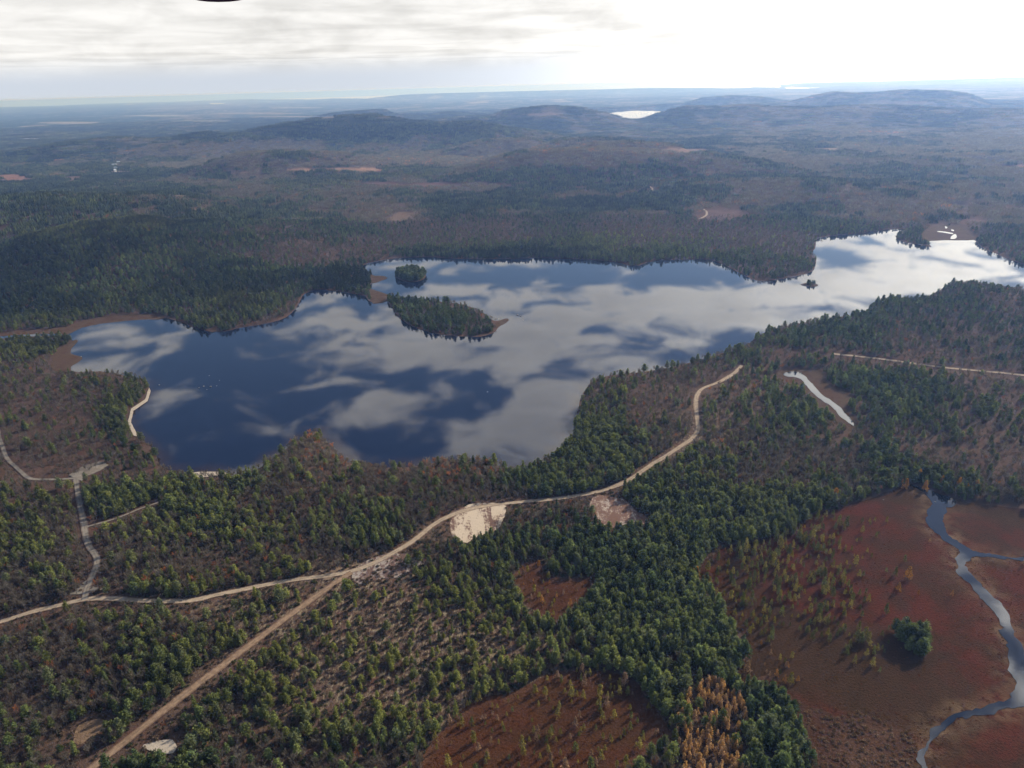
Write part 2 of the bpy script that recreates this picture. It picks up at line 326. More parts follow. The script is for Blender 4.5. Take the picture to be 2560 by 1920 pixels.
HILLS = [  # crest points (2560 frame x, y, distance) , half width across, half width near side
    (D((450, 287), (500, 290), (540, 283), (590, 271), (640, 264), (700, 253), (755, 250), (800, 247), (835, 252), (880, 261)), 4400, 330),
    (D((880, 268), (960, 265), (1030, 263), (1100, 277), (1180, 286), (1215, 296)), 4150, 270),
    (D((360, 300), (400, 293), (450, 285), (490, 289)), 4800, 250),
    (D((180, 305), (250, 297), (320, 300)), 4700, 350),
    (D((1060, 252), (1090, 240), (1110, 236), (1190, 229), (1260, 234), (1310, 246), (1355, 260)), 5600, 420),
    (D((1385, 260), (1435, 243), (1480, 230), (1560, 231), (1610, 226), (1660, 231), (1760, 232), (1850, 228), (1940, 230), (2060, 236), (2230, 238)), 5700, 480),
    (D((1700, 222), (1760, 207), (1800, 199), (1850, 202), (1900, 200), (1950, 195), (2040, 197), (2090, 203), (2115, 214), (2140, 226)), 8000, 650),
    (D((2120, 214), (2200, 209), (2300, 207)), 10500, 900),
    (D((760, 241), (820, 237), (900, 238), (960, 243)), 7600, 450),
    (D((900, 262), (1000, 252), (1080, 249)), 6300, 350),
    (D((1480, 224), (1520, 212), (1580, 207), (1640, 210), (1700, 219)), 9300, 600),
    (D((1700, 184), (1800, 181), (1900, 179), (1990, 176), (2060, 173), (2130, 169), (2212, 166), (2300, 164)), 27000, 2500),
    (D((900, 203), (1040, 199), (1160, 196), (1300, 193), (1400, 190), (1500, 190)), 22500, 1300),
    (D((1230, 300), (1330, 299)), 3300, 160), (D((1290, 309), (1370, 307), (1420, 312)), 2850, 170),
    (D((1060, 302), (1130, 300)), 3500, 160), (D((1180, 325), (1300, 322), (1480, 330)), 2650, 260), (D((540, 330), (620, 326), (700, 330)), 3100, 200),
    (D((230, 485), (320, 480), (400, 492)), 1640, 230), (D((0, 430), (100, 424), (220, 430)), 2050, 260), (D((1500, 395), (1700, 390), (1900, 400)), 2200, 220),
    (D((1040, 458), (1200, 462)), 1800, 150), (D((1850, 345), (2000, 340), (2150, 345)), 3000, 300),
]
HILL_D = []
for pts, dist, wd in HILLS:
    a = np.array(pts); d = ray(a[:, 0], a[:, 1]); hl = np.hypot(d[:, 0], d[:, 1]); t = dist / hl
    HILL_D.append((np.stack([d[:, 0] * t, d[:, 1] * t], 1), CAM_H + d[:, 2] * t, wd))
BUMPS = [(2085, 640, 75, 15), (1640, 770, 90, 6), (1400, 900, 110, 5), (690, 1010, 60, 5), (300, 1350, 90, 6), (900, 1120, 90, 5), (1500, 1300, 80, 3)]
BUMP_D = [(*[float(v) for v in ground(x * K, y * K)], r_, h_) for x, y, r_, h_ in BUMPS]
FLAT = [LAKE_P, ISL_P, SL_P, RIV_P, MA1_P, BS_P, BL_P, BB_P, MW_P, ML_P, ME_P]
FLAT = [p[::2] if len(p) > 120 else p for p in FLAT]

def height(x, y):
    x = np.asarray(x, float); y = np.asarray(y, float); r = np.hypot(x, y)
    amp = 2.6 + 11.0 * smooth(1500, 2600, r) + 14 * smooth(3500, 9000, r) + 20 * smooth(12000, 30000, r)
    sc1 = fbm(x, y, 260, 1, 3); sc2 = fbm(x, y, 1100, 2, 3); sc3 = fbm(x, y, 4200, 3, 3)
    f = smooth(2500, 8000, r)
    h = amp * ((1 - f) * (sc1 * .6 + sc2 * .4) * 1.6 + f * (sc2 * .5 + sc3 * .5) * 1.8 - .25 * f)
    h = np.maximum(h, 0.3)
    for pts, hs, wd in HILL_D:
        n = len(pts); bx0, by0 = pts.min(0) - 3.2 * wd; bx1, by1 = pts.max(0) + 3.2 * wd
        m = (x >= bx0) & (x <= bx1) & (y >= by0) & (y <= by1)
        if not m.any(): continue
        xs = x[m]; ys = y[m]; bd = np.full(xs.shape, 1e12); bh = np.zeros(xs.shape)
        for i in range(n - 1):
            x0, y0 = pts[i]; x1, y1 = pts[i + 1]; ex, ey = x1 - x0, y1 - y0
            t = np.clip(((xs - x0) * ex + (ys - y0) * ey) / (ex * ex + ey * ey), 0, 1)
            dd = (xs - x0 - t * ex) ** 2 + (ys - y0 - t * ey) ** 2
            c = dd < bd; bd = np.where(c, dd, bd); bh = np.where(c, hs[i] + t * (hs[i + 1] - hs[i]), bh)
        dist = np.sqrt(bd) * (0.75 + .5 * fbm(xs, ys, wd * .9, 5, 4))
        fall = np.exp(-(dist / wd / 1.15) ** 2)
        rough = (fbm(xs, ys, wd * .6, 6, 4) - .5) * .25 * (1 - fall) * fall * 4
        h[m] = np.maximum(h[m], bh * np.clip(fall + rough, 0, 1.02))
    for bx, by, br_, bh_ in BUMP_D:
        h = h + bh_ * np.exp(-((x - bx) ** 2 + (y - by) ** 2) / br_ ** 2)
    m = r < 3200
    if m.any():
        xs = x[m]; ys = y[m]; dd = np.full(xs.shape, 90.0); ins = np.zeros(xs.shape, bool)
        for p in FLAT:
            dd = np.minimum(dd, distline(xs, ys, p, True, 90.0)); ins |= inpoly(xs, ys, p)
        wgt = smooth(0, 90, dd) ** .7
        h[m] = h[m] * np.where(ins, 0, wgt)
    for p in FARW_P + [SEA_P]:
        c = p.mean(0); rr = np.hypot(*c); cap = rr * .03
        bx0, by0 = p.min(0) - cap; bx1, by1 = p.max(0) + cap
        q = (x >= bx0) & (x <= bx1) & (y >= by0) & (y <= by1)
        if q.any():
            dq = distline(x[q], y[q], p, True, cap); h[q] = h[q] * np.where(inpoly(x[q], y[q], p), 0, smooth(0, 1, dq / cap))
    return h
def on_land(px, py, it=3):
    """points of the frame dropped onto the terrain"""
    a = np.asarray(px, float); b = np.asarray(py, float); z = np.zeros(a.shape)
    for _ in range(it):
        x, y = ground(a, b, z); z = height(x, y)
    return x, y, z

# ------------------------------------------------------------------ what grows where; d_yellow also carries painted sunlit patches on the hills (2212 frame: x, y, rx, ry, d_evergreen, d_yellow, d_density, d_rust)
CTL = [(100, 610, 420, 70, .5, -.1, .1, 0), (300, 530, 260, 35, .45, -.1, .1, 0), (300, 484, 130, 16, .3, 1.0, 0, 0), (520, 505, 60, 8, .1, .4, 0, 0), (330, 560, 120, 12, 0, .3, 0, 0), (120, 620, 60, 14, 0, .3, 0, 0), (60, 500, 120, 18, -.1, .35, 0, 0), (260, 440, 350, 35, .35, -.05, 0, 0),
       (520, 655, 120, 32, .45, .75, 0, 0), (450, 690, 60, 20, .3, .3, 0, 0), (740, 590, 80, 22, .4, .1, 0, 0), (860, 465, 70, 20, -.7, .2, -.5, .1), (620, 480, 100, 20, .4, 0, 0, 0),
       (1000, 510, 350, 26, -.35, .05, 0, 0), (640, 540, 100, 25, -.5, .1, 0, 0), (1300, 500, 250, 30, -.25, 0, 0, 0), (1150, 545, 400, 10, .3, 0, 0, 0), (1500, 560, 200, 25, -.1, 0, 0, 0),
       (1300, 440, 260, 22, .35, -.1, 0, 0), (950, 400, 180, 10, -.6, 0, -.1, .1), (760, 385, 200, 15, .3, .2, 0, 0), (1550, 450, 80, 18, -.5, 0, -.1, .1), (1800, 450, 300, 40, .25, -.2, 0, 0),
       (1400, 500, 350, 45, -.22, 0, 0, 0), (2080, 860, 150, 70, .25, .05, .1, 0), (1000, 350, 330, 15, -.75, .1, 0, .1), (700, 312, 200, 12, -.4, 0, 0, 0), (700, 280, 190, 26, .75, -.4, .2, 0), (1000, 278, 160, 14, .4, -.2, .1, 0), (440, 296, 80, 12, .5, -.3, 0, 0), (400, 330, 200, 12, -.4, .1, 0, 0), (1200, 320, 200, 12, -.7, 0, 0, .1),
       (1400, 330, 120, 10, -.7, 0, 0, .1), (1250, 385, 200, 14, .1, .2, 0, 0), (950, 670, 130, 45, .45, -.1, .1, 0), (885, 595, 30, 12, .4, 0, 0, 0),
       (2060, 640, 200, 55, .5, -.15, .15, 0), (1800, 720, 160, 35, .35, -.1, .1, 0), (1900, 740, 70, 14, -.2, 0, 0, 0), (2100, 700, 120, 25, .2, .1, 0, 0), (2000, 850, 140, 50, .35, 0, 0, 0),
       (2050, 960, 150, 50, .02, .08, 0, 0), (2180, 1000, 40, 40, -.3, 0, -.15, 0), (1900, 980, 40, 60, .5, -.1, .1, 0), (2000, 1040, 120, 25, .4, 0, 0, 0), (1430, 850, 110, 40, -.38, 0, .1, 0),
       (1420, 780, 90, 14, .3, 0, 0, 0), (1400, 950, 60, 40, -.4, 0, 0, .02), (1290, 950, 60, 70, .55, 0, .1, 0), (1330, 870, 30, 70, .5, 0, .1, 0), (1600, 880, 60, 40, 0, .15, -.25, .05), (1720, 900, 90, 60, .35, 0, 0, 0),
       (1560, 960, 60, 40, -.2, .1, -.1, .03), (1700, 1010, 90, 50, -.05, .05, 0, 0), (1580, 1040, 120, 30, -.1, .1, -.1, 0), (1750, 1110, 160, 50, .55, .05, .15, 0), (1600, 1100, 160, 35, .5, .05, .1, 0),
       (1150, 1050, 130, 35, .6, .1, .1, 0), (680, 960, 70, 40, -.6, .2, .1, .16), (900, 1000, 150, 22, -.6, 0, .1, .12), (1010, 1020, 110, 22, -.6, 0, .1, .14), (700, 1010, 110, 30, -.5, 0, .1, .08), (520, 1050, 120, 25, .3, -.1, .1, 0),
       (700, 1090, 190, 30, .15, -.05, 0, 0), (460, 1130, 90, 30, .5, -.1, .1, 0), (600, 1200, 140, 30, -.25, 0, -.1, .02), (800, 1160, 80, 30, .4, 0, 0, 0), (250, 1200, 60, 60, -.45, 0, -.15, .03), (380, 1220, 120, 30, -.3, 0, -.2, .03),
       (60, 1150, 110, 90, .35, .1, 0, 0), (50, 1020, 90, 30, -.2, 0, 0, 0), (110, 900, 130, 70, -.05, .05, 0, .02), (60, 800, 80, 20, -.5, .1, -.3, .03), (60, 745, 90, 12, .4, 0, 0, 0), (260, 1000, 60, 30, .4, 0, .1, 0), (240, 860, 60, 30, .1, .1, 0, 0),
       (150, 980, 110, 30, -.35, 0, 0, 0), (250, 1080, 120, 30, .5, -.1, .1, 0),
       (100, 1400, 200, 60, -.2, 0, -.05, .02), (330, 1420, 80, 50, .45, -.1, .05, 0), (470, 1330, 120, 40, -.45, 0, -.2, .04), (120, 1560, 160, 70, -.2, -.05, -.1, .02), (200, 1500, 60, 60, .3, 0, 0, 0), (560, 1320, 50, 22, .3, 0, 0, 0),
       (870, 1385, 340, 135, .9, .85, -.80, 0), (620, 1550, 160, 80, .7, .3, -.28, 0), (840, 1520, 140, 60, .6, .5, -.3, 0), (1060, 1440, 70, 50, .6, .45, -.1, 0), (830, 1260, 90, 22, .2, .1, -.75, 0), (600, 1330, 60, 30, 0, 0, -.2, 0), (720, 1330, 90, 60, 0, 0, -.2, 0),
       (1060, 1180, 60, 30, .6, .2, -.1, 0), (1425, 1330, 135, 130, .8, .06, .2, 0), (1500, 1450, 90, 60, .8, .0, .25, 0), (1350, 1180, 200, 35, .7, .05, .2, 0), (1700, 1600, 50, 80, .9, .15, .3, 0), (1120, 1560, 400, 20, .5, .2, 0, 0), (940, 1560, 60, 60, .5, .4, 0, 0)]
def growth(x, y, z=0.0):
    """evergreen share, yellowness, density, rust share at world points"""
    px, py, dzz = project(x, y, z); u = px / K; v = py / K
    r = np.hypot(x, y); s = np.maximum(1, r / 1500)
    ev = .47 + .16 * smooth(4500, 6000, r) + 1.5 * (fbm(x, y, 170, 41, 3) - .5) + 1.4 * (fbm(x / s, y / s, 420, 42, 3) - .5) + .9 * (fbm(x, y, 35, 43, 3) - .5)
    ye = .14 + 1.1 * (fbm(x, y, 210, 44, 3) - .5) + 1.4 * (fbm(x, y * 1.5, 700, 47, 2) - .5); de = np.ones(np.shape(x)) + .7 * (fbm(x, y, 45, 45, 3) - .5); ru = .012 + .04 * (fbm(x, y, 60, 46, 3) - .4)  # broadest yellow swings put sunlit patches into the foliage colour
    ok = dzz > 1
    for (cx, cy2, rx, ry, a, b, c, d) in CTL:
        g = np.exp(-np.minimum(((u - cx) / rx) ** 2 + ((v - cy2) / ry) ** 2, 30)) * ok
        ev = ev + g * a; ye = ye + g * b; de = de + g * c; ru = ru + g * d
    return np.clip(ev, 0, 1), np.clip(ye, 0, 1), np.clip(de, 0.02, 1.3), np.clip(ru, 0, .5)

# ------------------------------------------------------------------ materials
def mat(name):
    m = bpy.data.materials.new(name); m.use_nodes = True
    t = NT(m.node_tree); b = m.node_tree.nodes['Principled BSDF']
    b.inputs['Roughness'].default_value = .9; b.inputs['Specular IOR Level'].default_value = .03
    return m, t, b
def leaf_mat(name, base, vary=.5, sat=(1, 1, 1)):
    m, t, b = mat(name)
    a = t.node('ShaderNodeAttribute', attribute_type='INSTANCER', attribute_name='tint')
    v = t.node('ShaderNodeAttribute', attribute_type='GEOMETRY', attribute_name='shade')
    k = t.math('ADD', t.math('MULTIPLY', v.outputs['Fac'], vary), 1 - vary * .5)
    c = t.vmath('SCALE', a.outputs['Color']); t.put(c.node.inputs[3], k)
    t.l.new(c, b.inputs['Base Color'])
    b.inputs['Roughness'].default_value = .75
    tr = t.node('ShaderNodeBsdfTranslucent'); t.l.new(t.vmath('MULTIPLY', c, (1.1, 1.15, .8)), tr.inputs['Color'])
    mx = t.node('ShaderNodeMixShader'); mx.inputs[0].default_value = .33
    t.l.new(b.outputs[0], mx.inputs[1]); t.l.new(tr.outputs[0], mx.inputs[2])
    t.l.new(mx.outputs[0], m.node_tree.nodes['Material Output'].inputs['Surface'])
    return m
M_NEEDLE = leaf_mat("needles", None, .9)
M_TWIG = leaf_mat("twigs", None, .6)
def plain(name, colr, rough=.9, nscale=None, amt=.3):
    m, t, b = mat(name)
    if nscale:
        pos = t.node('ShaderNodeTexCoord').outputs['Object']
        n = t.noise(pos, nscale, 5)
        c = t.mix(n, tuple(q * (1 - amt) for q in colr[:3]) + (1,), tuple(q * (1 + amt) for q in colr[:3]) + (1,))
        t.l.new(c, b.inputs['Base Color'])
    else: b.inputs['Base Color'].default_value = (*colr[:3], 1)
    b.inputs['Roughness'].default_value = rough
    return m
M_BARK = plain("bark", (.075, .06, .05), .95, 3.0)
M_BARKG = plain("grey_bark", (.17, .15, .14), .95, 3.0)

def speckle(t, pos, scale, lo, hi):
    return t.ramp(t.noise(pos, scale, 3, .7), lo, hi)
# ground of the land sheet
M_LAND, t, b = mat("forest_floor")
pos = t.node('ShaderNodeNewGeometry').outputs['Position']
ac = t.node('ShaderNodeVertexColor', layer_name='Col')
am = t.node('ShaderNodeAttribute', attribute_name='slash')
af = t.node('ShaderNodeAttribute', attribute_name='far')
n_m = t.noise(pos, .25, 6, .65); n_l = t.noise(pos, .03, 4, .6)
mul = t.math('ADD', t.math('MULTIPLY', n_m, 1.1), .42)
mul = t.math('MULTIPLY', mul, t.math('ADD', t.math('MULTIPLY', n_l, .9), .55))
c = t.vmath('SCALE', ac.outputs['Color']); t.put(c.node.inputs[3], mul)
st = t.vmath('MULTIPLY', pos, (.55, .20, .3))
sl = t.math('MULTIPLY', t.ramp(t.noise(st, 1.0, 5, .7), .47, .62), am.outputs['Fac'])
c = t.mix(sl, c, (.28, .22, .14, 1))
rust = t.ramp(t.noise(pos, .09, 4, .6), .5, .7, 0, .55)
c = t.mix(t.math('MULTIPLY', rust, t.math('SUBTRACT', 1, af.outputs['Fac'])), c, (.13, .055, .038, 1))
fn = t.ramp(t.noise(pos, .012, 8, .72), .3, .75, .45, 1.6)
fc = t.vmath('SCALE', ac.outputs['Color']); t.put(fc.node.inputs[3], fn)
c = t.mix(af.outputs['Fac'], c, fc)
t.l.new(c, b.inputs['Base Color'])
bp = t.node('ShaderNodeBump'); bp.inputs['Strength'].default_value = .8; bp.inputs['Distance'].default_value = 1.0
t.l.new(t.noise(pos, .5, 5, .65), bp.inputs['Height'])
bp2 = t.node('ShaderNodeBump'); bp2.inputs['Distance'].default_value = 26.0
t.l.new(t.math('MULTIPLY', af.outputs['Fac'], .8), bp2.inputs['Strength'])
t.l.new(t.noise(pos, .01, 6, .7), bp2.inputs['Height']); t.l.new(bp.outputs[0], bp2.inputs['Normal'])
t.l.new(bp2.outputs[0], b.inputs['Normal'])

def bog_mat(name, c1, c2, c3, c4, edge):
    m, t, b = mat(name)
    pos = t.node('ShaderNodeNewGeometry').outputs['Position']
    big = t.ramp(t.noise(pos, .010, 5, .62, 1.2), .40, .60)
    mid = t.ramp(t.noise(pos, .055, 5, .6, .5), .40, .66)
    c = t.mix(big, c1, c2); c = t.mix(t.math('MULTIPLY', mid, .7), c, c3)
    sp = t.ramp(t.noise(pos, .42, 5, .7), .54, .72); c = t.mix(t.math('MULTIPLY', sp, .65), c, c4)
    dk = t.ramp(t.noise(pos, .9, 4, .65), .30, .52, .45, 1.15)
    cc = t.vmath('SCALE', c); t.put(cc.node.inputs[3], dk)
    ed = t.node('ShaderNodeAttribute', attribute_name='edge')
    e2 = t.math('MULTIPLY', ed.outputs['Fac'], t.ramp(t.noise(pos, .12, 4, .6), .35, .6))
    cc = t.mix(e2, cc, edge)
    t.l.new(cc, b.inputs['Base Color'])
    bp = t.node('ShaderNodeBump'); bp.inputs['Strength'].default_value = 1; bp.inputs['Distance'].default_value = .9
    t.l.new(t.noise(pos, .7, 5, .7), bp.inputs['Height']); t.l.new(bp.outputs[0], b.inputs['Normal'])
    return m
M_BOG_R = bog_mat("red_bog", (.078, .019, .008, 1), (.048, .024, .010, 1), (.036, .020, .008, 1), (.080, .038, .015, 1), (.17, .11, .065, 1))
M_BOG_B = bog_mat("brown_bog", (.074, .026, .011, 1), (.054, .024, .011, 1), (.070, .033, .014, 1), (.10, .048, .020, 1), (.12, .06, .035, 1))
M_MARSH = bog_mat("brown_marsh", (.080, .040, .024, 1), (.062, .034, .021, 1), (.090, .052, .031, 1), (.10, .06, .036, 1), (.10, .07, .045, 1))
M_SHRUB = bog_mat("shrubby_marsh", (.060, .026, .015, 1), (.080, .040, .024, 1), (.105, .058, .036, 1), (.15, .092, .056, 1), (.06, .028, .015, 1))
M_TANM = bog_mat("dry_grass", (.26, .17, .10, 1), (.20, .13, .08, 1), (.30, .20, .12, 1), (.32, .23, .15, 1), (.2, .13, .08, 1))

def gravel(name, col, col2, track=True):
    m, t, b = mat(name)
    pos = t.node('ShaderNodeNewGeometry').outputs['Position']
    ua = t.node('ShaderNodeAttribute', attribute_name='across')
    n = t.noise(pos, .35, 5, .65); f = t.noise(pos, 2.2, 4, .7)
    c = t.mix(t.ramp(n, .35, .65), col, col2)
    k = t.math('ADD', t.math('MULTIPLY', f, .5), .75)
    cc = t.vmath('SCALE', c); t.put(cc.node.inputs[3], k)
    if track:
        au = t.math('ABSOLUTE', ua.outputs['Fac'])
        mid = t.math('MULTIPLY', t.ramp(au, .05, .28, 1, 0), t.ramp(t.noise(pos, .15, 4), .42, .6))
        cc = t.mix(t.math('MULTIPLY', mid, .5), cc, (.16, .12, .08, 1))
        edge = t.math('MULTIPLY', t.ramp(au, .45, .95), t.ramp(t.noise(pos, .5, 4, .7), .25, .58))
        cc = t.mix(t.math('MULTIPLY', edge, .85), cc, (.12, .07, .05, 1))
    t.l.new(cc, b.inputs['Base Color'])
    bp = t.node('ShaderNodeBump'); bp.inputs['Strength'].default_value = .5; bp.inputs['Distance'].default_value = .2
    t.l.new(f, bp.inputs['Height']); t.l.new(bp.outputs[0], b.inputs['Normal'])
    return m
M_GRAVEL = gravel("pale_gravel", (.45, .345, .24, 1), (.34, .265, .19, 1))
M_DIRT = gravel("brown_dirt", (.33, .225, .145, 1), (.22, .145, .095, 1))
M_GREYG = gravel("grey_gravel", (.28, .245, .20, 1), (.22, .19, .155, 1))
M_PALE = gravel("pale_sand", (.50, .42, .33, 1), (.42, .35, .27, 1), False)
def pit(name, ca, cb, lo, hi, stretch=(.12, .035, .1), rot=0.0):
    m, t, b = mat(name)
    pos = t.node('ShaderNodeNewGeometry').outputs['Position']
    mp = t.node('ShaderNodeMapping'); mp.inputs['Rotation'].default_value = (0, 0, rot); mp.inputs['Scale'].default_value = stretch
    t.l.new(pos, mp.inputs[0])
    s1 = t.noise(mp.outputs[0], 1.0, 7, .72, .8)
    sp = t.noise(pos, .5, 5, .75)
    v = t.math('ADD', t.math('MULTIPLY', s1, .65), t.math('MULTIPLY', sp, .35))
    c = t.mix(t.ramp(v, lo, hi), ca, cb)
    t.l.new(c, b.inputs['Base Color'])
    bp = t.node('ShaderNodeBump'); bp.inputs['Strength'].default_value = .8; bp.inputs['Distance'].default_value = .5
    t.l.new(sp, bp.inputs['Height']); t.l.new(bp.outputs[0], b.inputs['Normal'])
    return m
M_PIT1 = pit("sand_pit", (.56, .45, .33, 1), (.17, .10, .075, 1), .50, .58, rot=.3)
M_PIT2 = pit("soil_pit", (.48, .39, .31, 1), (.19, .11, .08, 1), .42, .50, rot=-.5)
M_STONY = pit("stony_ground", (.36, .30, .25, 1), (.15, .09, .07, 1), .46, .54)

def water_mat(name, deep, rough=.005, shallow=True, bump=.004):
    m, t, b = mat(name)
    pos = t.node('ShaderNodeNewGeometry').outputs['Position']
    if shallow:
        sh = t.node('ShaderNodeAttribute', attribute_name='shore')
        c = t.mix(sh.outputs['Fac'], deep, (.030, .014, .010, 1)); t.l.new(c, b.inputs['Base Color'])
    else: b.inputs['Base Color'].default_value = deep
    b.inputs['IOR'].default_value = 1.45; b.inputs['Specular IOR Level'].default_value = .5
    rn = t.ramp(t.noise(t.vmath('MULTIPLY', pos, (.35, 1, 1)), .008, 4, .6), .4, .7, rough, rough * 3.0)
    t.l.new(rn, b.inputs['Roughness'])
    bp = t.node('ShaderNodeBump'); bp.inputs['Strength'].default_value = 1; bp.inputs['Distance'].default_value = bump
    t.l.new(t.noise(t.vmath('MULTIPLY', pos, (.5, 1, 1)), .5, 3, .5), bp.inputs['Height']); t.l.new(bp.outputs[0], b.inputs['Normal'])
    return m
M_LAKE = water_mat("lake_water", (.003, .007, .026, 1))
M_RIVER = water_mat("river_water", (.004, .008, .020, 1), .012, False)
M_FARW = water_mat("far_water", (.02, .03, .05, 1), .02, False, .0)

# ------------------------------------------------------------------ mesh helpers
def new_mesh(name, verts, faces, mats, mat_idx=None, smooth_=False):
    me = bpy.data.meshes.new(name)
    verts = np.asarray(verts, np.float32); faces = np.asarray(faces, np.int32)
    k = faces.shape[1]
    me.vertices.add(len(verts)); me.vertices.foreach_set('co', verts.ravel())
    me.loops.add(faces.size); me.loops.foreach_set('vertex_index', faces.ravel())
    me.polygons.add(len(faces)); me.polygons.foreach_set('loop_start', np.arange(0, faces.size, k, dtype=np.int32))
    me.polygons.foreach_set('loop_total', np.full(len(faces), k, np.int32))
    for m_ in mats: me.materials.append(m_)
    if mat_idx is not None: me.polygons.foreach_set('material_index', np.asarray(mat_idx, np.int32))
    if smooth_: me.polygons.foreach_set('use_smooth', np.ones(len(faces), bool))
    me.update(calc_edges=True)
    return me
def fattr(me, name, vals):
    a = me.attributes.new(name, 'FLOAT', 'POINT'); a.data.foreach_set('value', np.asarray(vals, np.float32))
def link(name, me, parent=None, col=None):
    o = bpy.data.objects.new(name, me); (col or sc.collection).objects.link(o); o.parent = parent; return o
def tag(o, label=None, cat=None, group=None, kind=None):
    if label: o['label'] = label
    if cat: o['category'] = cat
    if group: o['group'] = group
    if kind: o['kind'] = kind
    return o

# ------------------------------------------------------------------ the land
az = np.concatenate([np.arange(-180, -50, 4.0), np.arange(-50, 50, .15), np.arange(50, 180, 4.0)])
rr_ = 40.0 * np.exp(np.arange(0, math.log(36300 / 40.0), .0105))
A, RR = np.meshgrid(np.radians(az), rr_, indexing='ij')
X = (RR * np.sin(A)).ravel(); Y = (RR * np.cos(A)).ravel()
Hh = height(X, Y)
na, nr = A.shape
idx = np.arange(na * nr).reshape(na, nr)
nx = np.roll(idx, -1, 0)
q = np.stack([idx[:, :-1], idx[:, 1:], nx[:, 1:], nx[:, :-1]], -1).reshape(-1, 4)
c0 = len(X)
verts = np.vstack([np.stack([X, Y, Hh], 1)])
land_me = new_mesh("land", verts, q, [M_LAND], smooth_=True)
Rv = np.hypot(X, Y)
ev, ye, de, ru = growth(X, Y, Hh)
floor_c = np.array([.098, .062, .045]); can_g = np.array([.018, .034, .020]); can_b = np.array([.135, .116, .10])
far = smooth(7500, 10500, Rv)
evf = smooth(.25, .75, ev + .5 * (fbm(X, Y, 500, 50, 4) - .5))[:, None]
canopy = can_g * evf + can_b * (1 - evf); canopy = canopy * (1 + .5 * smooth(8000, 11000, Rv))[:, None]  # canopy painted paler far off, standing in for haze brightness
fields = smooth(.66, .70, fbm(X, Y * .6, 520, 51, 3)) * smooth(5000, 9000, Rv) * smooth(.45, .6, fbm(X, Y, 3500, 52, 2))
canopy = canopy * (1 - fields[:, None]) + np.array([.30, .25, .17]) * fields[:, None]
floor = floor_c[None] * (.75 + .5 * fbm(X, Y, 90, 53, 3))[:, None]
mid = smooth(1500, 4500, Rv)[:, None]
floor = floor * (1 - mid) + (canopy * .9) * mid
u_, v_, _ = project(X, Y, Hh); u_ = u_ / K; v_ = v_ / K
# open ground seen far off: hay fields and clearings
OPEN = [(740, 367, 105, 4, (.42, .25, .15)), (650, 367, 35, 3, (.42, .25, .15)), (30, 385, 50, 7, (.34, .18, .12)), (160, 392, 28, 9, (.24, .16, .13)), (1790, 323, 28, 3, (.5, .36, .22)), (2200, 360, 60, 4, (.40, .22, .13)),
        (255, 372, 35, 3, (.42, .30, .24)), (500, 372, 40, 3, (.34, .2, .13)), (870, 470, 50, 12, (.22, .15, .10)), (410, 423, 60, 5, (.24, .20, .12)), (930, 398, 150, 5, (.16, .09, .075)), (1470, 385, 90, 3, (.24, .17, .12)),
        (1560, 462, 70, 14, (.15, .085, .065)), (2090, 478, 60, 9, (.17, .10, .08)), (1470, 325, 60, 6, (.30, .19, .12)), (150, 265, 60, 2, (.42, .38, .3)), (310, 268, 60, 2, (.4, .36, .28)), (430, 262, 80, 2, (.36, .34, .22)), (60, 300, 30, 2, (.36, .34, .3)),
        (560, 245, 90, 1.6, (.36, .3, .22)), (640, 232, 60, 1.2, (.4, .36, .28)), (640, 253, 90, 2, (.36, .3, .24)), (340, 250, 60, 1.6, (.4, .38, .3)), (1190, 247, 50, 2, (.3, .2, .16)), (1950, 222, 60, 3, (.2, .15, .13))]
openm = np.zeros(len(X))
base = floor * (1 - far[:, None]) + canopy * far[:, None]
def openness(u, v, x, y):
    m = np.zeros(np.shape(u)); rgb = np.zeros(np.shape(u) + (3,))
    for cx, cy2, rx, ry, cc in OPEN:
        q_ = ((u - cx) / rx) ** 2 + ((v - cy2) / ry) ** 2 + 3.2 * (fbm(x, y, 110 if cy2 > 300 else 900, 54, 4) - .5)
        g = .8 * (1 - smooth(.7, 1.0, q_)); rgb = rgb * (1 - g[..., None]) + np.array(cc) * g[..., None]; m = np.maximum(m, g)
    return m, rgb
fm = (Y > 100)
om, orgb = openness(u_, v_, X, Y); om = om * fm * (Rv > 1400)
base = base * (1 - om[:, None]) + orgb * om[:, None]
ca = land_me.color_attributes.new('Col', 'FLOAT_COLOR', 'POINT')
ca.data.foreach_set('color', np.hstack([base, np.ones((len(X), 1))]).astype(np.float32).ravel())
slash = np.exp(-(((u_ - 850) / 330) ** 2 + ((v_ - 1390) / 190) ** 2)) * 1.3 + .8 * np.exp(-(((u_ - 1500) / 150) ** 2 + ((v_ - 960) / 90) ** 2)) + .25 * np.exp(-(((u_ - 500) / 300) ** 2 + ((v_ - 1300) / 90) ** 2))
fattr(land_me, 'slash', np.clip(slash, 0, 1) * (Y > 0)); fattr(land_me, 'far', far)
land = link("land", land_me)
tag(land, "reddish brown forest floor and rolling land under the woods out to the horizon", "land", kind="structure")

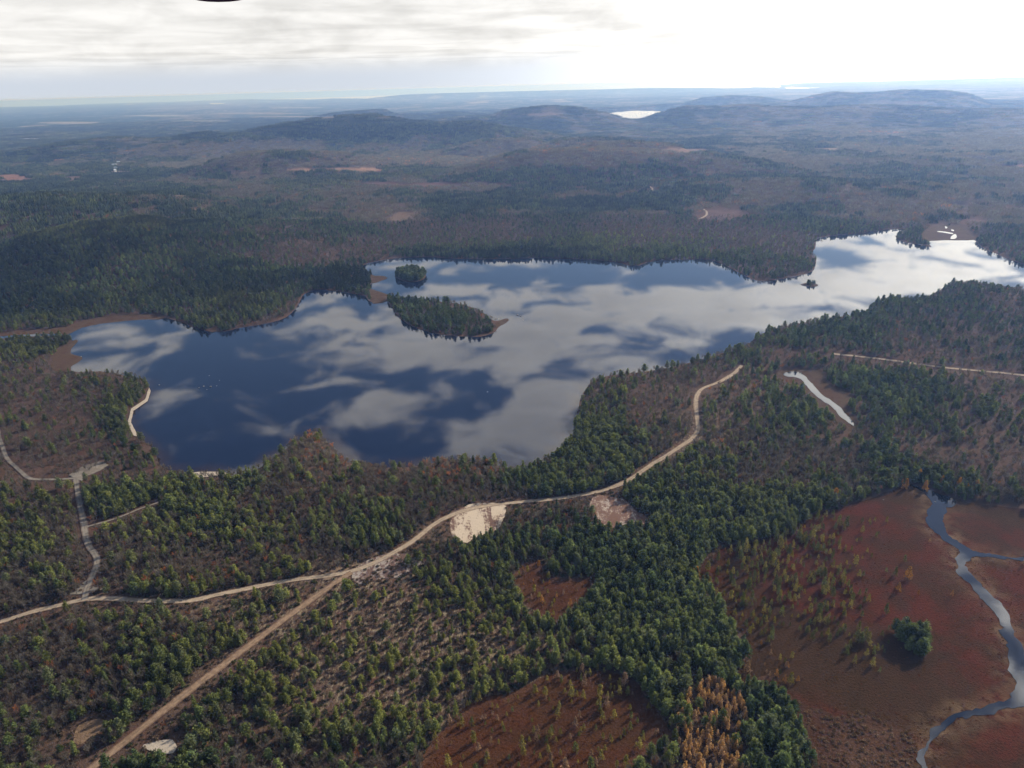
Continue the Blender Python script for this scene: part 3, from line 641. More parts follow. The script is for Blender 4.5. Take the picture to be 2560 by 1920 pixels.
def sheet(name, poly, z, m, label, cat, spacing=None, kind="structure", edge=None, holes=(), drape=False, attr='edge', fall=14.0):
    """flat or draped sheet inside an outline, with inner points that carry the distance to the edge"""
    pts = [tuple(p) for p in poly]; n = len(pts)
    edges = [(i, (i + 1) % n) for i in range(n)]
    for hpoly in holes:
        o_ = len(pts); k = len(hpoly); pts += [tuple(p) for p in hpoly]; edges += [(o_ + i, o_ + (i + 1) % k) for i in range(k)]
    nb = len(pts)
    if spacing:
        x0, y0 = poly.min(0); x1, y1 = poly.max(0)
        gx, gy = np.meshgrid(np.arange(x0, x1, spacing), np.arange(y0, y1, spacing)); gx = gx.ravel() + rng.uniform(-.3, .3, gx.size) * spacing; gy = gy.ravel() + rng.uniform(-.3, .3, gy.size) * spacing
        k = inpoly(gx, gy, poly) & (distline(gx, gy, poly, True, 400) > spacing * .35)
        for hpoly in holes: k &= ~inpoly(gx, gy, hpoly) & (distline(gx, gy, hpoly, True, 400) > spacing * .35)
        pts += list(zip(gx[k], gy[k]))
    res = delaunay_2d_cdt([Vector(p) for p in pts], edges, [], 0 if not holes else 0, 1e-5)
    vo = np.array([(p.x, p.y) for p in res[0]]); fo = np.array([f for f in res[2]], int)
    cen = vo[fo].mean(1); keep = inpoly(cen[:, 0], cen[:, 1], poly)
    for hpoly in holes: keep &= ~inpoly(cen[:, 0], cen[:, 1], hpoly)
    fo = fo[keep]
    zz = np.full(len(vo), z) if not drape else height(vo[:, 0], vo[:, 1]) + z
    a = vo[fo[:, 0]]; b_ = vo[fo[:, 1]]; c_ = vo[fo[:, 2]]
    cr = (b_[:, 0] - a[:, 0]) * (c_[:, 1] - a[:, 1]) - (b_[:, 1] - a[:, 1]) * (c_[:, 0] - a[:, 0])
    fo[cr < 0] = fo[cr < 0][:, ::-1]
    me = new_mesh(name, np.column_stack([vo, zz]), fo, [m], smooth_=True)
    d = distline(vo[:, 0], vo[:, 1], poly, True, 400)
    if edge is not None: d = distline(vo[:, 0], vo[:, 1], edge, True, 400)
    for hpoly in holes: d = np.minimum(d, distline(vo[:, 0], vo[:, 1], hpoly, True, 400))
    fattr(me, attr, np.exp(-d / fall) * (smooth(900, 650, vo[:, 1]) if attr == 'shore' else 1))
    o = link(name, me); tag(o, label, cat, kind=kind); return o

sheet("lake", LAKE_P, .15, M_LAKE, "calm dark blue lake mirroring white clouds, with wooded shores all round", "lake", 14, attr='shore', fall=4.0, holes=[ISL_P, ISL2_P])
sheet("slough", SL_P, .35, M_RIVER, "narrow bright slough in brown marsh right of the gravel road", "water", 12)
sheet("river", RIV_P, .35, M_RIVER, "dark winding river through the red bog by the right frame edge", "river", 12)
sheet("west_inlet", SW_P, .4, M_FARW, "thin pale inlet stream through marsh at the west end of the lake", "water", None)
sheet("marsh", MA1_P, .12, M_MARSH, "brown marsh around the bright slough", "marsh", 10, holes=())
sheet("bog", BB_P, .12, M_BOG_R, "wide dark red bog around the winding river", "bog", 9, edge=RIV_P, fall=3.5)
sheet("bog", BS_P, .12, M_BOG_B, "small reddish brown bog enclosed by young pines", "bog", 8, fall=2.0)
sheet("bog", BL_P, .12, M_BOG_B, "dark red bog dotted with thin trees at the bottom centre", "bog", 8, fall=2.0)
sheet("marsh", SH_P, .2, M_SHRUB, "shrubby tan and brown marsh at the bottom edge right of the dense pines", "marsh", 8)
sheet("marsh", MW_P, .2, M_MARSH, "brown marsh strip along the north west shore of the lake", "marsh", 12)
sheet("marsh", ML_P, .22, M_MARSH, "tan marsh at the west corner of the lake", "marsh", 10)
sheet("marsh", SP_P, .3, M_MARSH, "small red marsh spit beside the round islet", "marsh", 6)
sheet("marsh", NK_P, .28, M_MARSH, "brown marsh neck joining the wooded island to the shore", "marsh", 6)
sheet("marsh", SP2_P, .3, M_MARSH, "stony marsh spit at the tip of the wooded island", "marsh", 6)
sheet("marsh", ME_P, .3, M_MARSH, "brown marsh at the far end of the lake with braided channels", "marsh", 30)
sheet("islet", ISL_P, .3, M_MARSH, "ground of the small round wooded islet", "islet", 8)
sheet("islet", ISL2_P, .5, M_MARSH, "low rocky islet with a few dead trees off the far point", "islet", 4)
sheet("beach", BE_P, .5, M_PALE, "curved pale sand beach on the left lake shore", "beach", None)
sheet("beach", BE2_P, .6, M_PALE, "small pale boat landing among trees on the near shore", "beach", None)
sheet("sand_pit", P1_P, .3, M_PIT1, "cream sand pit with brown streaks below the gravel road", "sand pit", 6, drape=True)
sheet("sand_pit", P2_P, .3, M_PIT2, "reddish soil pit with pale streaks below the road bend", "sand pit", 6, drape=True)
sheet("sand_patch", PA_P, .3, M_PALE, "pale bare sand patch beside the dirt track", "sand patch", 5, drape=True)
sheet("clearing", TC_P, .3, M_TANM, "tan grassy clearing left of the dirt track", "clearing", 5, drape=True)
sheet("stony_ground", SS_P, .3, M_STONY, "stony bare ground at the road junction", "ground", 6, drape=True)
for i, (p, lb) in enumerate(zip(FARW_P, ("broad bright lake between two far hills", "pale pond behind the main mountain", "pale pond on the far left plain", "thin pond on the far plain near the sea", "bright pond on the right plain",
        "thin bright pond at the right, farthest of three", "thin bright pond at the right, middle one of three", "bright pond at the right, nearest of three", "tiny bright pond on the left plain", "bright bay left of the far right ridge", "tiny pond beyond the mountain", "tiny bright bend of the creek above the lake"))):
    sheet("pond", p, 2.0, M_FARW, lb, "pond", None)
for i, p in enumerate(BRAID_P):
    sheet("channel", p, .6, M_FARW, "bright braided channel in the brown marsh at the far lake end", "channel", None)
    bpy.context.scene.collection.objects[-1]['group'] = "braided channels at the far lake end"
sheet("sea", SEA_P, 3.0, M_FARW, "bright sea along the horizon behind the hills", "sea", None)

# ------------------------------------------------------------------ roads
ROAD_L = []
def ribbon(name, pts, width, m, label, zoff, cat="road"):
    a = np.array(pts); x, y, z = on_land(a[:, 0], a[:, 1])
    c = chaikin(np.stack([x, y], 1), False, 3)
    c = organic(c, 3.0, .35, 77, False)
    tng = np.gradient(c, axis=0); tng /= np.hypot(tng[:, 0], tng[:, 1])[:, None] + 1e-9
    nrm = np.stack([-tng[:, 1], tng[:, 0]], 1)
    s = np.arange(len(c)) * 1.0
    us = np.array([-1, -.6, -.2, .2, .6, 1.0]); V = []; U = []
    for k, uu in enumerate(us):
        wv = width / 2 * (1 + (.6 * (fbm(s, s * 0 + k * (5 if abs(uu) == 1 else 0), 5, 80 + int(uu > 0), 3) - .5)))
        p = c + nrm * (uu * wv)[:, None]; V.append(np.column_stack([p, height(p[:, 0], p[:, 1]) + zoff])); U.append(np.full(len(c), uu))
    V = np.array(V).transpose(1, 0, 2).reshape(-1, 3); U = np.array(U).T.ravel()
    n = len(c); k = len(us); i = np.arange((n - 1) * k).reshape(n - 1, k)[:, :-1].ravel()
    f = np.stack([i, i + k, i + k + 1, i + 1], 1)[:, ::-1]
    me = new_mesh(name, V, f, [m], smooth_=True); fattr(me, 'across', U)
    o = link(name, me); tag(o, label, cat, kind="structure")
    ROAD_L.append((c[::2], width)); return o
RMAT = dict(gravel_road=M_GRAVEL, dirt_track=M_DIRT, gravel_lane=M_GREYG, forest_lane=M_GREYG, lakeside_lane=M_GREYG, narrow_track=M_GREYG, logging_road=M_GRAVEL, far_track=M_GRAVEL, upland_track=M_GRAVEL)
RLAB = dict(gravel_road="long pale gravel road winding from the left edge past two sand pits", dirt_track="straight brown dirt track running down to the bottom left corner", gravel_lane="grey gravel lane climbing from the left road junction",
            forest_lane="thin lane leaving the left edge of the woods", lakeside_lane="short tan lane ending near the left lake shore", narrow_track="faint narrow track branching off the grey lane",
            logging_road="straight pale road through woods at the right edge", far_track="tiny pale track bend in the far woods", upland_track="small curved pale track above the far shore")
for i, (nm, wd, pts) in enumerate(ROADS): ribbon(nm, pts, wd, RMAT[nm], RLAB[nm], .35 + .02 * i)
# junction aprons
for nm, poly, m, lb in (("junction", D((150, 1302), (178, 1280), (192, 1270), (200, 1284), (232, 1292), (215, 1298), (180, 1302)), M_GREYG, "grey gravel apron where the left lane meets the road"),
                        ("junction", D((690, 1247), (740, 1240), (772, 1234), (745, 1250), (712, 1268), (700, 1268), (706, 1255)), M_DIRT, "dirt apron where the track meets the road"),
                        ("turnout", D((150, 1032), (180, 1012), (215, 1001), (233, 1002), (222, 1014), (190, 1030), (178, 1044), (166, 1040)), M_GREYG, "grey turnout at the top of the left lane")):
    sheet(nm, organic(G(poly), 3, .7, 90), .30 if nm != 'turnout' else .62, m, lb, "road", 5, drape=True)

# ------------------------------------------------------------------ tree shapes
def tube(p0, p1, ra, rb, n=5):
    p0 = np.array(p0, float); p1 = np.array(p1, float); d = p1 - p0; d /= np.linalg.norm(d) + 1e-9
    a = np.cross(d, [0.3, .2, 1] if abs(d[2]) < .9 else [1, 0, 0]); a /= np.linalg.norm(a); b = np.cross(d, a)
    th = np.arange(n) * 2 * math.pi / n; ring = np.cos(th)[:, None] * a + np.sin(th)[:, None] * b
    v = np.vstack([p0 + ring * ra, p1 + ring * rb]); f = []
    for i in range(n):
        j = (i + 1) % n; f += [(i, j, n + j), (i, n + j, n + i)]
    return v, np.array(f)
class Acc:
    def __init__(s): s.v = []; s.f = []; s.s = []; s.n = 0
    def add(s, v, f, sh=.5):
        v = np.asarray(v); s.v.append(v); s.f.append(np.asarray(f) + s.n); s.s.append(np.broadcast_to(sh, (len(v),))); s.n += len(v)
    def arrays(s): return np.vstack(s.v), np.vstack(s.f), np.concatenate(s.s)
    def mesh(s, name, m):
        v, f, sh = s.arrays(); me = new_mesh(name, v, f, [m]); fattr(me, 'shade', sh); return me
def tuft(acc, c, size, r_, shade, n=3, flat=.5):
    """a few crossing leaf-sized triangles"""
    for _ in range(n):
        d = r_.normal(size=3); d[2] *= flat; d /= np.linalg.norm(d); e = np.cross(d, r_.normal(size=3)); e /= np.linalg.norm(e)
        o = c + r_.normal(size=3) * size * .25
        v = np.array([o - d * size * .5, o + d * size * .5 + e * size * .12, o + e * size * .55 - d * size * .1])
        acc.add(v, [(0, 1, 2)], shade + r_.uniform(-.2, .2))
def pine(seed, form):
    """unit height conifer. form: pointed spruce .. rounded pine"""
    r_ = np.random.default_rng(seed); acc = Acc()
    rad = (.17, .24, .30)[form]; base_ = (.08, .14, .2)[form]; lev = (13, 11, 9)[form]
    for i in range(lev):
        tt = (i + r_.uniform(-.2, .2)) / lev; z = base_ + (1 - base_) * tt * .97
        prof = (1 - tt) ** (.85, .7, .5)[form] * (.55 + .45 * min(1, tt * 5 + .3)); rr = rad * prof * r_.uniform(.8, 1.15)
        nb = max(3, int((7, 7, 7)[form] * (.45 + prof * .7)))
        ph = r_.uniform(0, 6.28)
        for k in range(nb):
            a = ph + k * 6.283 / nb + r_.uniform(-.3, .3); L = rr * r_.uniform(.65, 1.2); rise = (-.06, .04, .10)[form] * r_.uniform(.3, 1.6)
            sh = r_.uniform(.25, .8); m_ = 3 if L > .12 else 2
            for s_ in range(m_):
                q_ = (s_ + 1) / m_; c = np.array([math.cos(a) * L * q_, math.sin(a) * L * q_, z + rise * q_ * L / rad * .6])
                tuft(acc, c, (.085, .10, .115)[form] * r_.uniform(.8, 1.25), r_, sh, 3, .45)
    tuft(acc, np.array([0, 0, .97]), .06, r_, .6, 3, 2.5)
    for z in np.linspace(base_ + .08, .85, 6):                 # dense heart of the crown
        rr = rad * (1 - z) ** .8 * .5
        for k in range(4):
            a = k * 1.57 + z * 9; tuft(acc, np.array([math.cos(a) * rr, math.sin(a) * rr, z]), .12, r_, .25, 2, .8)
    tr = Acc(); v, f = tube((0, 0, -.03), (0, 0, .5), .014, .010); tr.add(v, f); v, f = tube((0, 0, .5), (r_.uniform(-.01, .01), 0, .96), .010, .003); tr.add(v, f)
    return acc, tr
def bare(seed):
    r_ = np.random.default_rng(seed); acc = Acc(); tr = Acc()
    top = np.array([r_.uniform(-.04, .04), r_.uniform(-.04, .04), .62])
    v, f = tube((0, 0, -.03), top * (1, 1, .5), .015, .012); tr.add(v, f); v, f = tube(top * (1, 1, .5), top, .012, .007); tr.add(v, f)
    for i in range(13):
        z = r_.uniform(.25, .66); a = r_.uniform(0, 6.28); L = r_.uniform(.16, .30); p = np.array([0, 0, z]) + top * (1, 1, 0) * z
        e = p + np.array([math.cos(a) * L * .62, math.sin(a) * L * .62, L * r_.uniform(.75, 1.2)])
        v, f = tube(p, e, .004, .0015, 3); tr.add(v, f)
        for k in range(15):
            q_ = r_.uniform(.3, 1.05); c = p + (e - p) * q_; d = np.array([math.cos(a) * .5, math.sin(a) * .5, 1.0]) + r_.normal(size=3) * .55; d /= np.linalg.norm(d)
            l = r_.uniform(.08, .17); s_ = np.cross(d, r_.normal(size=3)); s_ /= np.linalg.norm(s_); wd = r_.uniform(.005, .013)
            acc.add(np.array([c - s_ * wd, c + s_ * wd, c + d * l]), [(0, 1, 2)], r_.uniform(.1, 1))
    return acc, tr
def larch(seed, full=1.0):
    r_ = np.random.default_rng(seed); acc = Acc(); tr = Acc()
    lean = r_.uniform(-.03, .03, 2)
    for i in range(15):
        tt = i / 15; z = .16 + .82 * tt; rr = .21 * (1 - tt) ** .8 * r_.uniform(.6, 1.2) + .01
        for k in range(int(4 + 2 * full)):
            a = r_.uniform(0, 6.28); L = rr * r_.uniform(.5, 1.15)
            tuft(acc, np.array([math.cos(a) * L + lean[0] * z, math.sin(a) * L + lean[1] * z, z + r_.uniform(-.02, .02)]), .115 * r_.uniform(.7, 1.3), r_, r_.uniform(.3, .9), 3, .6)
    v, f = tube((0, 0, -.03), (lean[0], lean[1], .95), .013, .003); tr.add(v, f)
    return acc, tr
def shrub(seed):
    r_ = np.random.default_rng(seed); acc = Acc()
    for k in range(26):
        d = r_.normal(size=3); d[2] = abs(d[2]); d /= np.linalg.norm(d)
        tuft(acc, d * (.5, .5, .42) * r_.uniform(.4, 1) + (0, 0, .12), .34, r_, r_.uniform(.2, .9), 2, .8)
    return acc
def cluster(seed, n, spread, kind, tris=5):
    """a small stand of simplified trees, unit = metres"""
    r_ = np.random.default_rng(seed); acc = Acc()
    for _ in range(n):
        x, y = r_.uniform(-spread, spread, 2); h = r_.uniform(.65, 1.15) * 11; sh = r_.uniform(.2, .9)
        if kind == 'g':
            w_ = h * r_.uniform(.16, .26); k = tris
            for lv, (z0, z1, f_) in enumerate(((.1, .62, 1), (.38, 1.0, .72))):
                th = np.arange(k) * 6.283 / k + r_.uniform(0, 6); rd = w_ * f_ * r_.uniform(.7, 1.3, k)
                v = np.vstack([np.column_stack([x + np.cos(th) * rd, y + np.sin(th) * rd, h * (z0 + r_.uniform(-.05, .1, k))]), [[x, y, h * z1]]])
                acc.add(v, [(i, (i + 1) % k, k) for i in range(k)], sh + r_.uniform(-.1, .1, k + 1))
        else:
            for _k in range(12):
                a = r_.uniform(0, 6.28); rd = r_.uniform(0, .22) * h; z = r_.uniform(.3, .75) * h; s_ = r_.normal(size=3); s_ /= np.linalg.norm(s_); s_[2] *= .3
                c = np.array([x + math.cos(a) * rd, y + math.sin(a) * rd, z]); wd = r_.uniform(.2, .5)
                acc.add(np.array([c - s_ * wd, c + s_ * wd, c + (math.cos(a) * .8, math.sin(a) * .8, r_.uniform(1.8, 3.6))]), [(0, 1, 2)], sh + r_.uniform(-.2, .2))
    return acc
def proto(colname, items):
    """items: list of (Acc crown, Acc trunk or None, crown mat, trunk mat) joined to one mesh each"""
    col = bpy.data.collections.new(colname)
    for i, (a, tr, ma, mb) in enumerate(items):
        v, f, s = a.arrays(); mi = np.zeros(len(f), int)
        if tr:
            v2, f2, s2 = tr.arrays(); f = np.vstack([f, f2 + len(v)]); v = np.vstack([v, v2]); s = np.concatenate([s, s2]); mi = np.concatenate([mi, np.ones(len(f2), int)])
        me = new_mesh(colname + "_shape", v, f, [ma] + ([mb] if tr else []), mi); fattr(me, 'shade', s)
        col.objects.link(bpy.data.objects.new("%s_shape_%02d" % (colname, i), me))
    return col
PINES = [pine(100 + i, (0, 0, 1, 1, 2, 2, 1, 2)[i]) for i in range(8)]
BARES = [bare(200 + i) for i in range(5)]
LARCHES = [larch(300 + i, (1, .3, .6, 1)[i]) for i in range(4)]
SHRUBS = [shrub(400 + i) for i in range(3)]
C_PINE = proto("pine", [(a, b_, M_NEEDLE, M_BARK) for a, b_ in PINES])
C_BARE = proto("bare_tree", [(a, b_, M_TWIG, M_BARKG) for a, b_ in BARES])
C_LARCH = proto("larch", [(a, b_, M_NEEDLE, M_BARK) for a, b_ in LARCHES])
C_SHRUB = proto("shrub", [(a, None, M_NEEDLE, None) for a in SHRUBS])
C_GC = proto("far_stand", [(cluster(500 + i, 9, 9, 'g'), None, M_NEEDLE, None) for i in range(5)])
C_BC = proto("far_bare_stand", [(cluster(520 + i, 9, 9, 'b'), None, M_TWIG, None) for i in range(4)])
C_GC2 = proto("distant_stand", [(cluster(540 + i, 42, 24, 'g', 4), None, M_NEEDLE, None) for i in range(5)])
C_BC2 = proto("distant_bare_stand", [(cluster(560 + i, 42, 24, 'b'), None, M_TWIG, None) for i in range(4)])

def gn_tree(col):
    g = bpy.data.node_groups.new("scatter", 'GeometryNodeTree')
    g.interface.new_socket("Geometry", in_out='INPUT', socket_type='NodeSocketGeometry'); g.interface.new_socket("Geometry", in_out='OUTPUT', socket_type='NodeSocketGeometry')
    n = g.nodes; l = g.links
    gi = n.new('NodeGroupInput'); go = n.new('NodeGroupOutput'); ip = n.new('GeometryNodeInstanceOnPoints'); ci = n.new('GeometryNodeCollectionInfo')
    ci.inputs[0].default_value = col; ci.inputs[1].default_value = True; ci.inputs[2].default_value = True
    def attr(nm, ty):
        a = n.new('GeometryNodeInputNamedAttribute'); a.data_type = ty; a.inputs[0].default_value = nm; return a.outputs[0]
    l.new(gi.outputs[0], ip.inputs['Points']); l.new(ci.outputs[0], ip.inputs['Instance']); ip.inputs['Pick Instance'].default_value = True
    l.new(attr('pick', 'INT'), ip.inputs['Instance Index']); l.new(attr('size', 'FLOAT_VECTOR'), ip.inputs['Scale'])
    cx = n.new('ShaderNodeCombineXYZ'); l.new(attr('turn', 'FLOAT'), cx.inputs[2]); l.new(cx.outputs[0], ip.inputs['Rotation'])
    l.new(ip.outputs[0], go.inputs[0]); return g
def scatter(name, P, size, tint, pick, col, label, cat):
    n = len(P)
    me = bpy.data.meshes.new(name); me.vertices.add(n); me.vertices.foreach_set('co', np.asarray(P, np.float32).ravel())
    a = me.attributes.new('size', 'FLOAT_VECTOR', 'POINT'); a.data.foreach_set('vector', np.asarray(size, np.float32).ravel())
    a = me.attributes.new('tint', 'FLOAT_COLOR', 'POINT'); a.data.foreach_set('color', np.hstack([tint, np.ones((n, 1))]).astype(np.float32).ravel())
    a = me.attributes.new('pick', 'INT', 'POINT'); a.data.foreach_set('value', np.asarray(pick, np.int32))
    a = me.attributes.new('turn', 'FLOAT', 'POINT'); a.data.foreach_set('value', rng.uniform(0, 6.28, n).astype(np.float32))
    o = link(name, me); md = o.modifiers.new("scatter", 'NODES'); md.node_group = gn_tree(col)
    tag(o, label, cat, kind="stuff"); return o

# ------------------------------------------------------------------ where trees stand
def wedge(r0_, r1_, spacing, half=57):
    """random points in the view wedge"""
    th = R(half); area = th * (r1_ ** 2 - r0_ ** 2); n = int(area / spacing ** 2)
    a = rng.uniform(-th, th, n); r = np.sqrt(rng.uniform(r0_ ** 2, r1_ ** 2, n)); return r * np.sin(a), r * np.cos(a)
WATER = [(LAKE_P, 1.2), (SL_P, 3), (RIV_P, 3), (SW_P, 4)]; OPENP = [(MA1_P, 2), (BS_P, 1), (BL_P, 1), (BB_P, 1), (P1_P, 2), (P2_P, 2), (PA_P, 6), (TC_P, 5), (BE_P, 2), (BE2_P, 1.5), (MW_P, 2), (ML_P, 1), (ME_P, 5), (SP_P, 0), (SP2_P, 1), (NK_P, 0)]
def clear(x, y, near=True):
    """False where no forest tree may stand"""
    ok = np.ones(len(x), bool)
    for p, mg in WATER + OPENP:
        d = distline(x, y, p, True, 12); ok &= ~(inpoly(x, y, p) | (d < mg))
    rr = np.hypot(x, y)
    for c_, wd in ROAD_L:
        ok &= distline(x, y, c_, False, 20) > wd * .5 + 2.2
        for off in (4.0, 8.0, 12.0):
            hit = distline(x + x / rr * off, y + y / rr * off, c_, False, 20) < wd * .5 + .6
            ok &= ~(hit & (rng.uniform(0, 1, len(x)) < (.93 if off < 10 else .75)))
    return ok
def inframe(x, y, z, mx=130, top=-500):
    px, py, dzz = project(x, y, z); return (px > -mx) & (px < 2560 + mx) & (py < 1920 + mx) & (dzz > 10), px, py, dzz
def tints(n, ye, x, y):
    dark = np.array([.034, .056, .028]); mid_ = np.array([.150, .190, .072]); yel = np.array([.24, .24, .065])
    k = rng.uniform(0, 1, n)[:, None]; yy = np.clip(ye + rng.normal(0, .16, n), 0, 1)[:, None]
    c = dark * (1 - k) + mid_ * k; c = c * (1 - yy) + yel * yy
    gy = (rng.uniform(0, 1, n) < .24)[:, None]; c = np.where(gy, c * .45 + np.array([.085, .092, .058]) * .8, c)
    return c * rng.uniform(.75, 1.3, n)[:, None] * ((.62 + .85 * fbm(x, y, 240, 66, 3)) if np.ndim(x) else 1 + 0 * yy[:, 0])[:, None]  # broad light and dark patches in the tint stand in for cloud shadows
def btints(n, ru, ye=0):
    g_ = np.array([.185, .160, .132]); b_ = np.array([.125, .092, .070]); k = rng.uniform(0, 1, n)[:, None]
    c = g_ * k + b_ * (1 - k); rust_ = rng.uniform(0, 1, n) < ru
    c[rust_] = np.array([.34, .13, .055]) * rng.uniform(.7, 1.2, rust_.sum())[:, None]
    return c * rng.uniform(.8, 1.25, n)[:, None] * (1 + 3.5 * np.clip(ru - .02, 0, .25))[:, None], rust_

RES = dict(pine=[], bare=[], larch=[])
def add_res(kind, x, y, z, sz, tint, pick): RES[kind].append(np.column_stack([x, y, z, sz, tint, pick]))

for (ra, rb, sp) in ((215, 620, 2.9), (620, 1750, 4.3)):
    x, y = wedge(ra, rb, sp)
    ok, *_ = inframe(x, y, 0); x, y = x[ok], y[ok]
    k = clear(x, y); x, y = x[k], y[k]
    z = height(x, y); ev, ye, de, ru = growth(x, y, z); px, py, _ = project(x, y, z)
    om_, _ = openness(px / K, py / K, x, y); plant = np.exp(-(((px / K - 850) / 320) ** 2 + ((py / K - 1420) / 190) ** 2)); rows = np.sin((x + .16 * y + 9 * (fbm(x, y, 40, 67, 2) - .5)) * 6.283 / 11.5); dn = np.clip(de * (1 + plant * .9 * rows), 0, 1.3) / 1.05 * (1 - om_ * (np.hypot(x, y) > 1400))
    k = rng.uniform(0, 1, len(x)) < dn; x, y, z, ev, ye, de, ru = (q_[k] for q_ in (x, y, z, ev, ye, de, ru))
    u = px[k] / K; v = py[k] / K
    isp = rng.uniform(0, 1, len(x)) < .08 + .86 * smooth(.1, .95, ev)
    # larch stand at the bottom
    ls = np.exp(-(((u - 1536) / 84) ** 2 + ((v - 1600) / 140) ** 2)) > .42
    ls &= rng.uniform(0, 1, len(x)) < .9
    young = np.exp(-(((u - 820) / 330) ** 2 + ((v - 1400) / 190) ** 2))
    n = len(x); hgt = rng.uniform(.58, 1.2, n) * (9.0 - 3.2 * young + 2.0 * (fbm(x, y, 90, 61, 2) - .5)) * np.where(rng.uniform(0, 1, n) < .06, 1.3, 1)
    wid = hgt * rng.uniform(.85, 1.25, n)
    p_ = isp & ~ls; m_ = p_
    sz = np.column_stack([wid, wid, hgt])
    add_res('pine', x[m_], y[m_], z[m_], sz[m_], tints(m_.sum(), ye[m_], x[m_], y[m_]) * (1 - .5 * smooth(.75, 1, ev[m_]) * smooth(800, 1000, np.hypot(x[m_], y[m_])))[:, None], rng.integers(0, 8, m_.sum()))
    m_ = ~isp & ~ls; h2 = hgt[m_] * .82; w2 = h2 * rng.uniform(.9, 1.4, m_.sum()); bt, rs = btints(m_.sum(), ru[m_])
    add_res('bare', x[m_], y[m_], z[m_], np.column_stack([w2, w2, h2]), bt, rng.integers(0, 5, m_.sum()))
    m_ = ls
    if m_.any():
        nl = m_.sum(); g_ = np.array([.64, .38, .14]); g2 = np.array([.50, .33, .21]); kk = rng.uniform(0, 1, nl)[:, None]
        h3 = rng.uniform(4.5, 8.0, nl); add_res('larch', x[m_], y[m_], z[m_], np.column_stack([h3 * .85, h3 * .85, h3]), (g_ * kk + g2 * (1 - kk)) * rng.uniform(.7, 1.2, nl)[:, None], rng.integers(0, 4, nl))

# thin trees of the bogs
def bog_trees(poly, spacing, dens, hr, colf, seed):
    x0, y0 = poly.min(0); x1, y1 = poly.max(0); n = int((x1 - x0) * (y1 - y0) / spacing ** 2)
    x = rng.uniform(x0, x1, n); y = rng.uniform(y0, y1, n); k = inpoly(x, y, poly) & ~inpoly(x, y, RIV_P) & (distline(x, y, RIV_P, True, 20) > 3)
    ok, px, py, _ = inframe(x, y, 0, 60); k &= ok; x, y, px, py = x[k], y[k], px[k], py[k]
    k = rng.uniform(0, 1, len(x)) < dens(px / K, py / K, x, y); x, y, px, py = x[k], y[k], px[k], py[k]
    n = len(x); h = rng.uniform(*hr, n) * (.5 + .65 * rng.uniform(0, 1, n) ** 2); c = colf(n, px / K, py / K)
    add_res('larch', x, y, np.full(n, .1), np.column_stack([h * .95, h * .95, h]), c * .85, rng.integers(0, 4, n))
ylw = np.array([.34, .28, .075]); grn = np.array([.18, .19, .06]); ora = np.array([.48, .24, .08]); tan_ = np.array([.36, .23, .15])
def pal(*cs):
    def f(n, u, v):
        i = rng.integers(0, len(cs), n); return np.array(cs)[i] * rng.uniform(.7, 1.25, n)[:, None]
    return f
bog_trees(BL_P, 4.2, lambda u, v, x, y: .55 * (.3 + fbm(x, y, 30, 62, 3)), (4.5, 8.5), pal(ylw, grn, ylw, tan_), 1)
bog_trees(BS_P, 5.0, lambda u, v, x, y: .5 * np.ones(len(x)), (3.5, 7), pal(ylw, ylw, ora, tan_), 2)
bog_trees(BB_P, 3.9, lambda u, v, x, y: np.clip(1.6 * np.exp(-(((u - 1690) / 130) ** 2 + ((v - 1235) / 110) ** 2)) + .55 * np.exp(-(((u - 1790) / 90) ** 2 + ((v - 1340) / 60) ** 2)) + .3 * np.exp(-(((u - 1870) / 60) ** 2 + ((v - 1400) / 30) ** 2)), 0, .9) * (.45 + fbm(x, y, 28, 63, 3)), (4.5, 9), pal(ylw, ylw, grn, grn, grn * .7), 3)
bog_trees(BB_P, 5.5, lambda u, v, x, y: .55 * np.exp(-(((u - 1640) / 60) ** 2 + ((v - 1440) / 45) ** 2)) + .35 * np.exp(-(((u - 1600) / 70) ** 2 + ((v - 1500) / 50) ** 2)) + .012, (3.5, 7.5), pal(tan_, tan_, ora * .8), 4)
# round clump of conifers standing in the red bog, and other single marks
cxy = G(D((1972, 1388)))[0]
nC = 46; aa = rng.uniform(0, 6.28, nC); rad_ = np.sqrt(rng.uniform(0, 1, nC)) * 10.5 * (.8 + .35 * np.sin(aa * 3 + 1))
hh = rng.uniform(8, 12.5, nC) * (1.1 - .25 * rad_ / 12.5)
CL = (cxy[0] + np.cos(aa) * rad_, cxy[1] + np.sin(aa) * rad_)
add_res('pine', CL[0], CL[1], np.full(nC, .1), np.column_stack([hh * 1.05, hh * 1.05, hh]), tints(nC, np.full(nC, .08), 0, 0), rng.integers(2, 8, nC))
for ux, uy, n_ in ((1585, 1040, 1), (1990, 1030, 1), (1985, 1045, 3), (1955, 1055, 2), (2030, 1048, 2), (2080, 1062, 2), (1800, 1075, 2), (1502, 1250, 2), (1955, 1250, 1), (1935, 1280, 1), (1990, 1060, 2), (1175, 1300, 1), (2120, 1065, 2)):
    g0 = G(D((ux, uy)))[0]; gx = g0[0] + rng.normal(0, 2.0, n_); gy = g0[1] + rng.normal(0, 2.0, n_); h3 = rng.uniform(6.5, 11, n_)
    add_res('larch', gx, gy, height(gx, gy), np.column_stack([h3, h3, h3]), np.array([.46, .23, .05])[None] * rng.uniform(.7, 1.1, n_)[:, None], rng.integers(0, 4, n_))
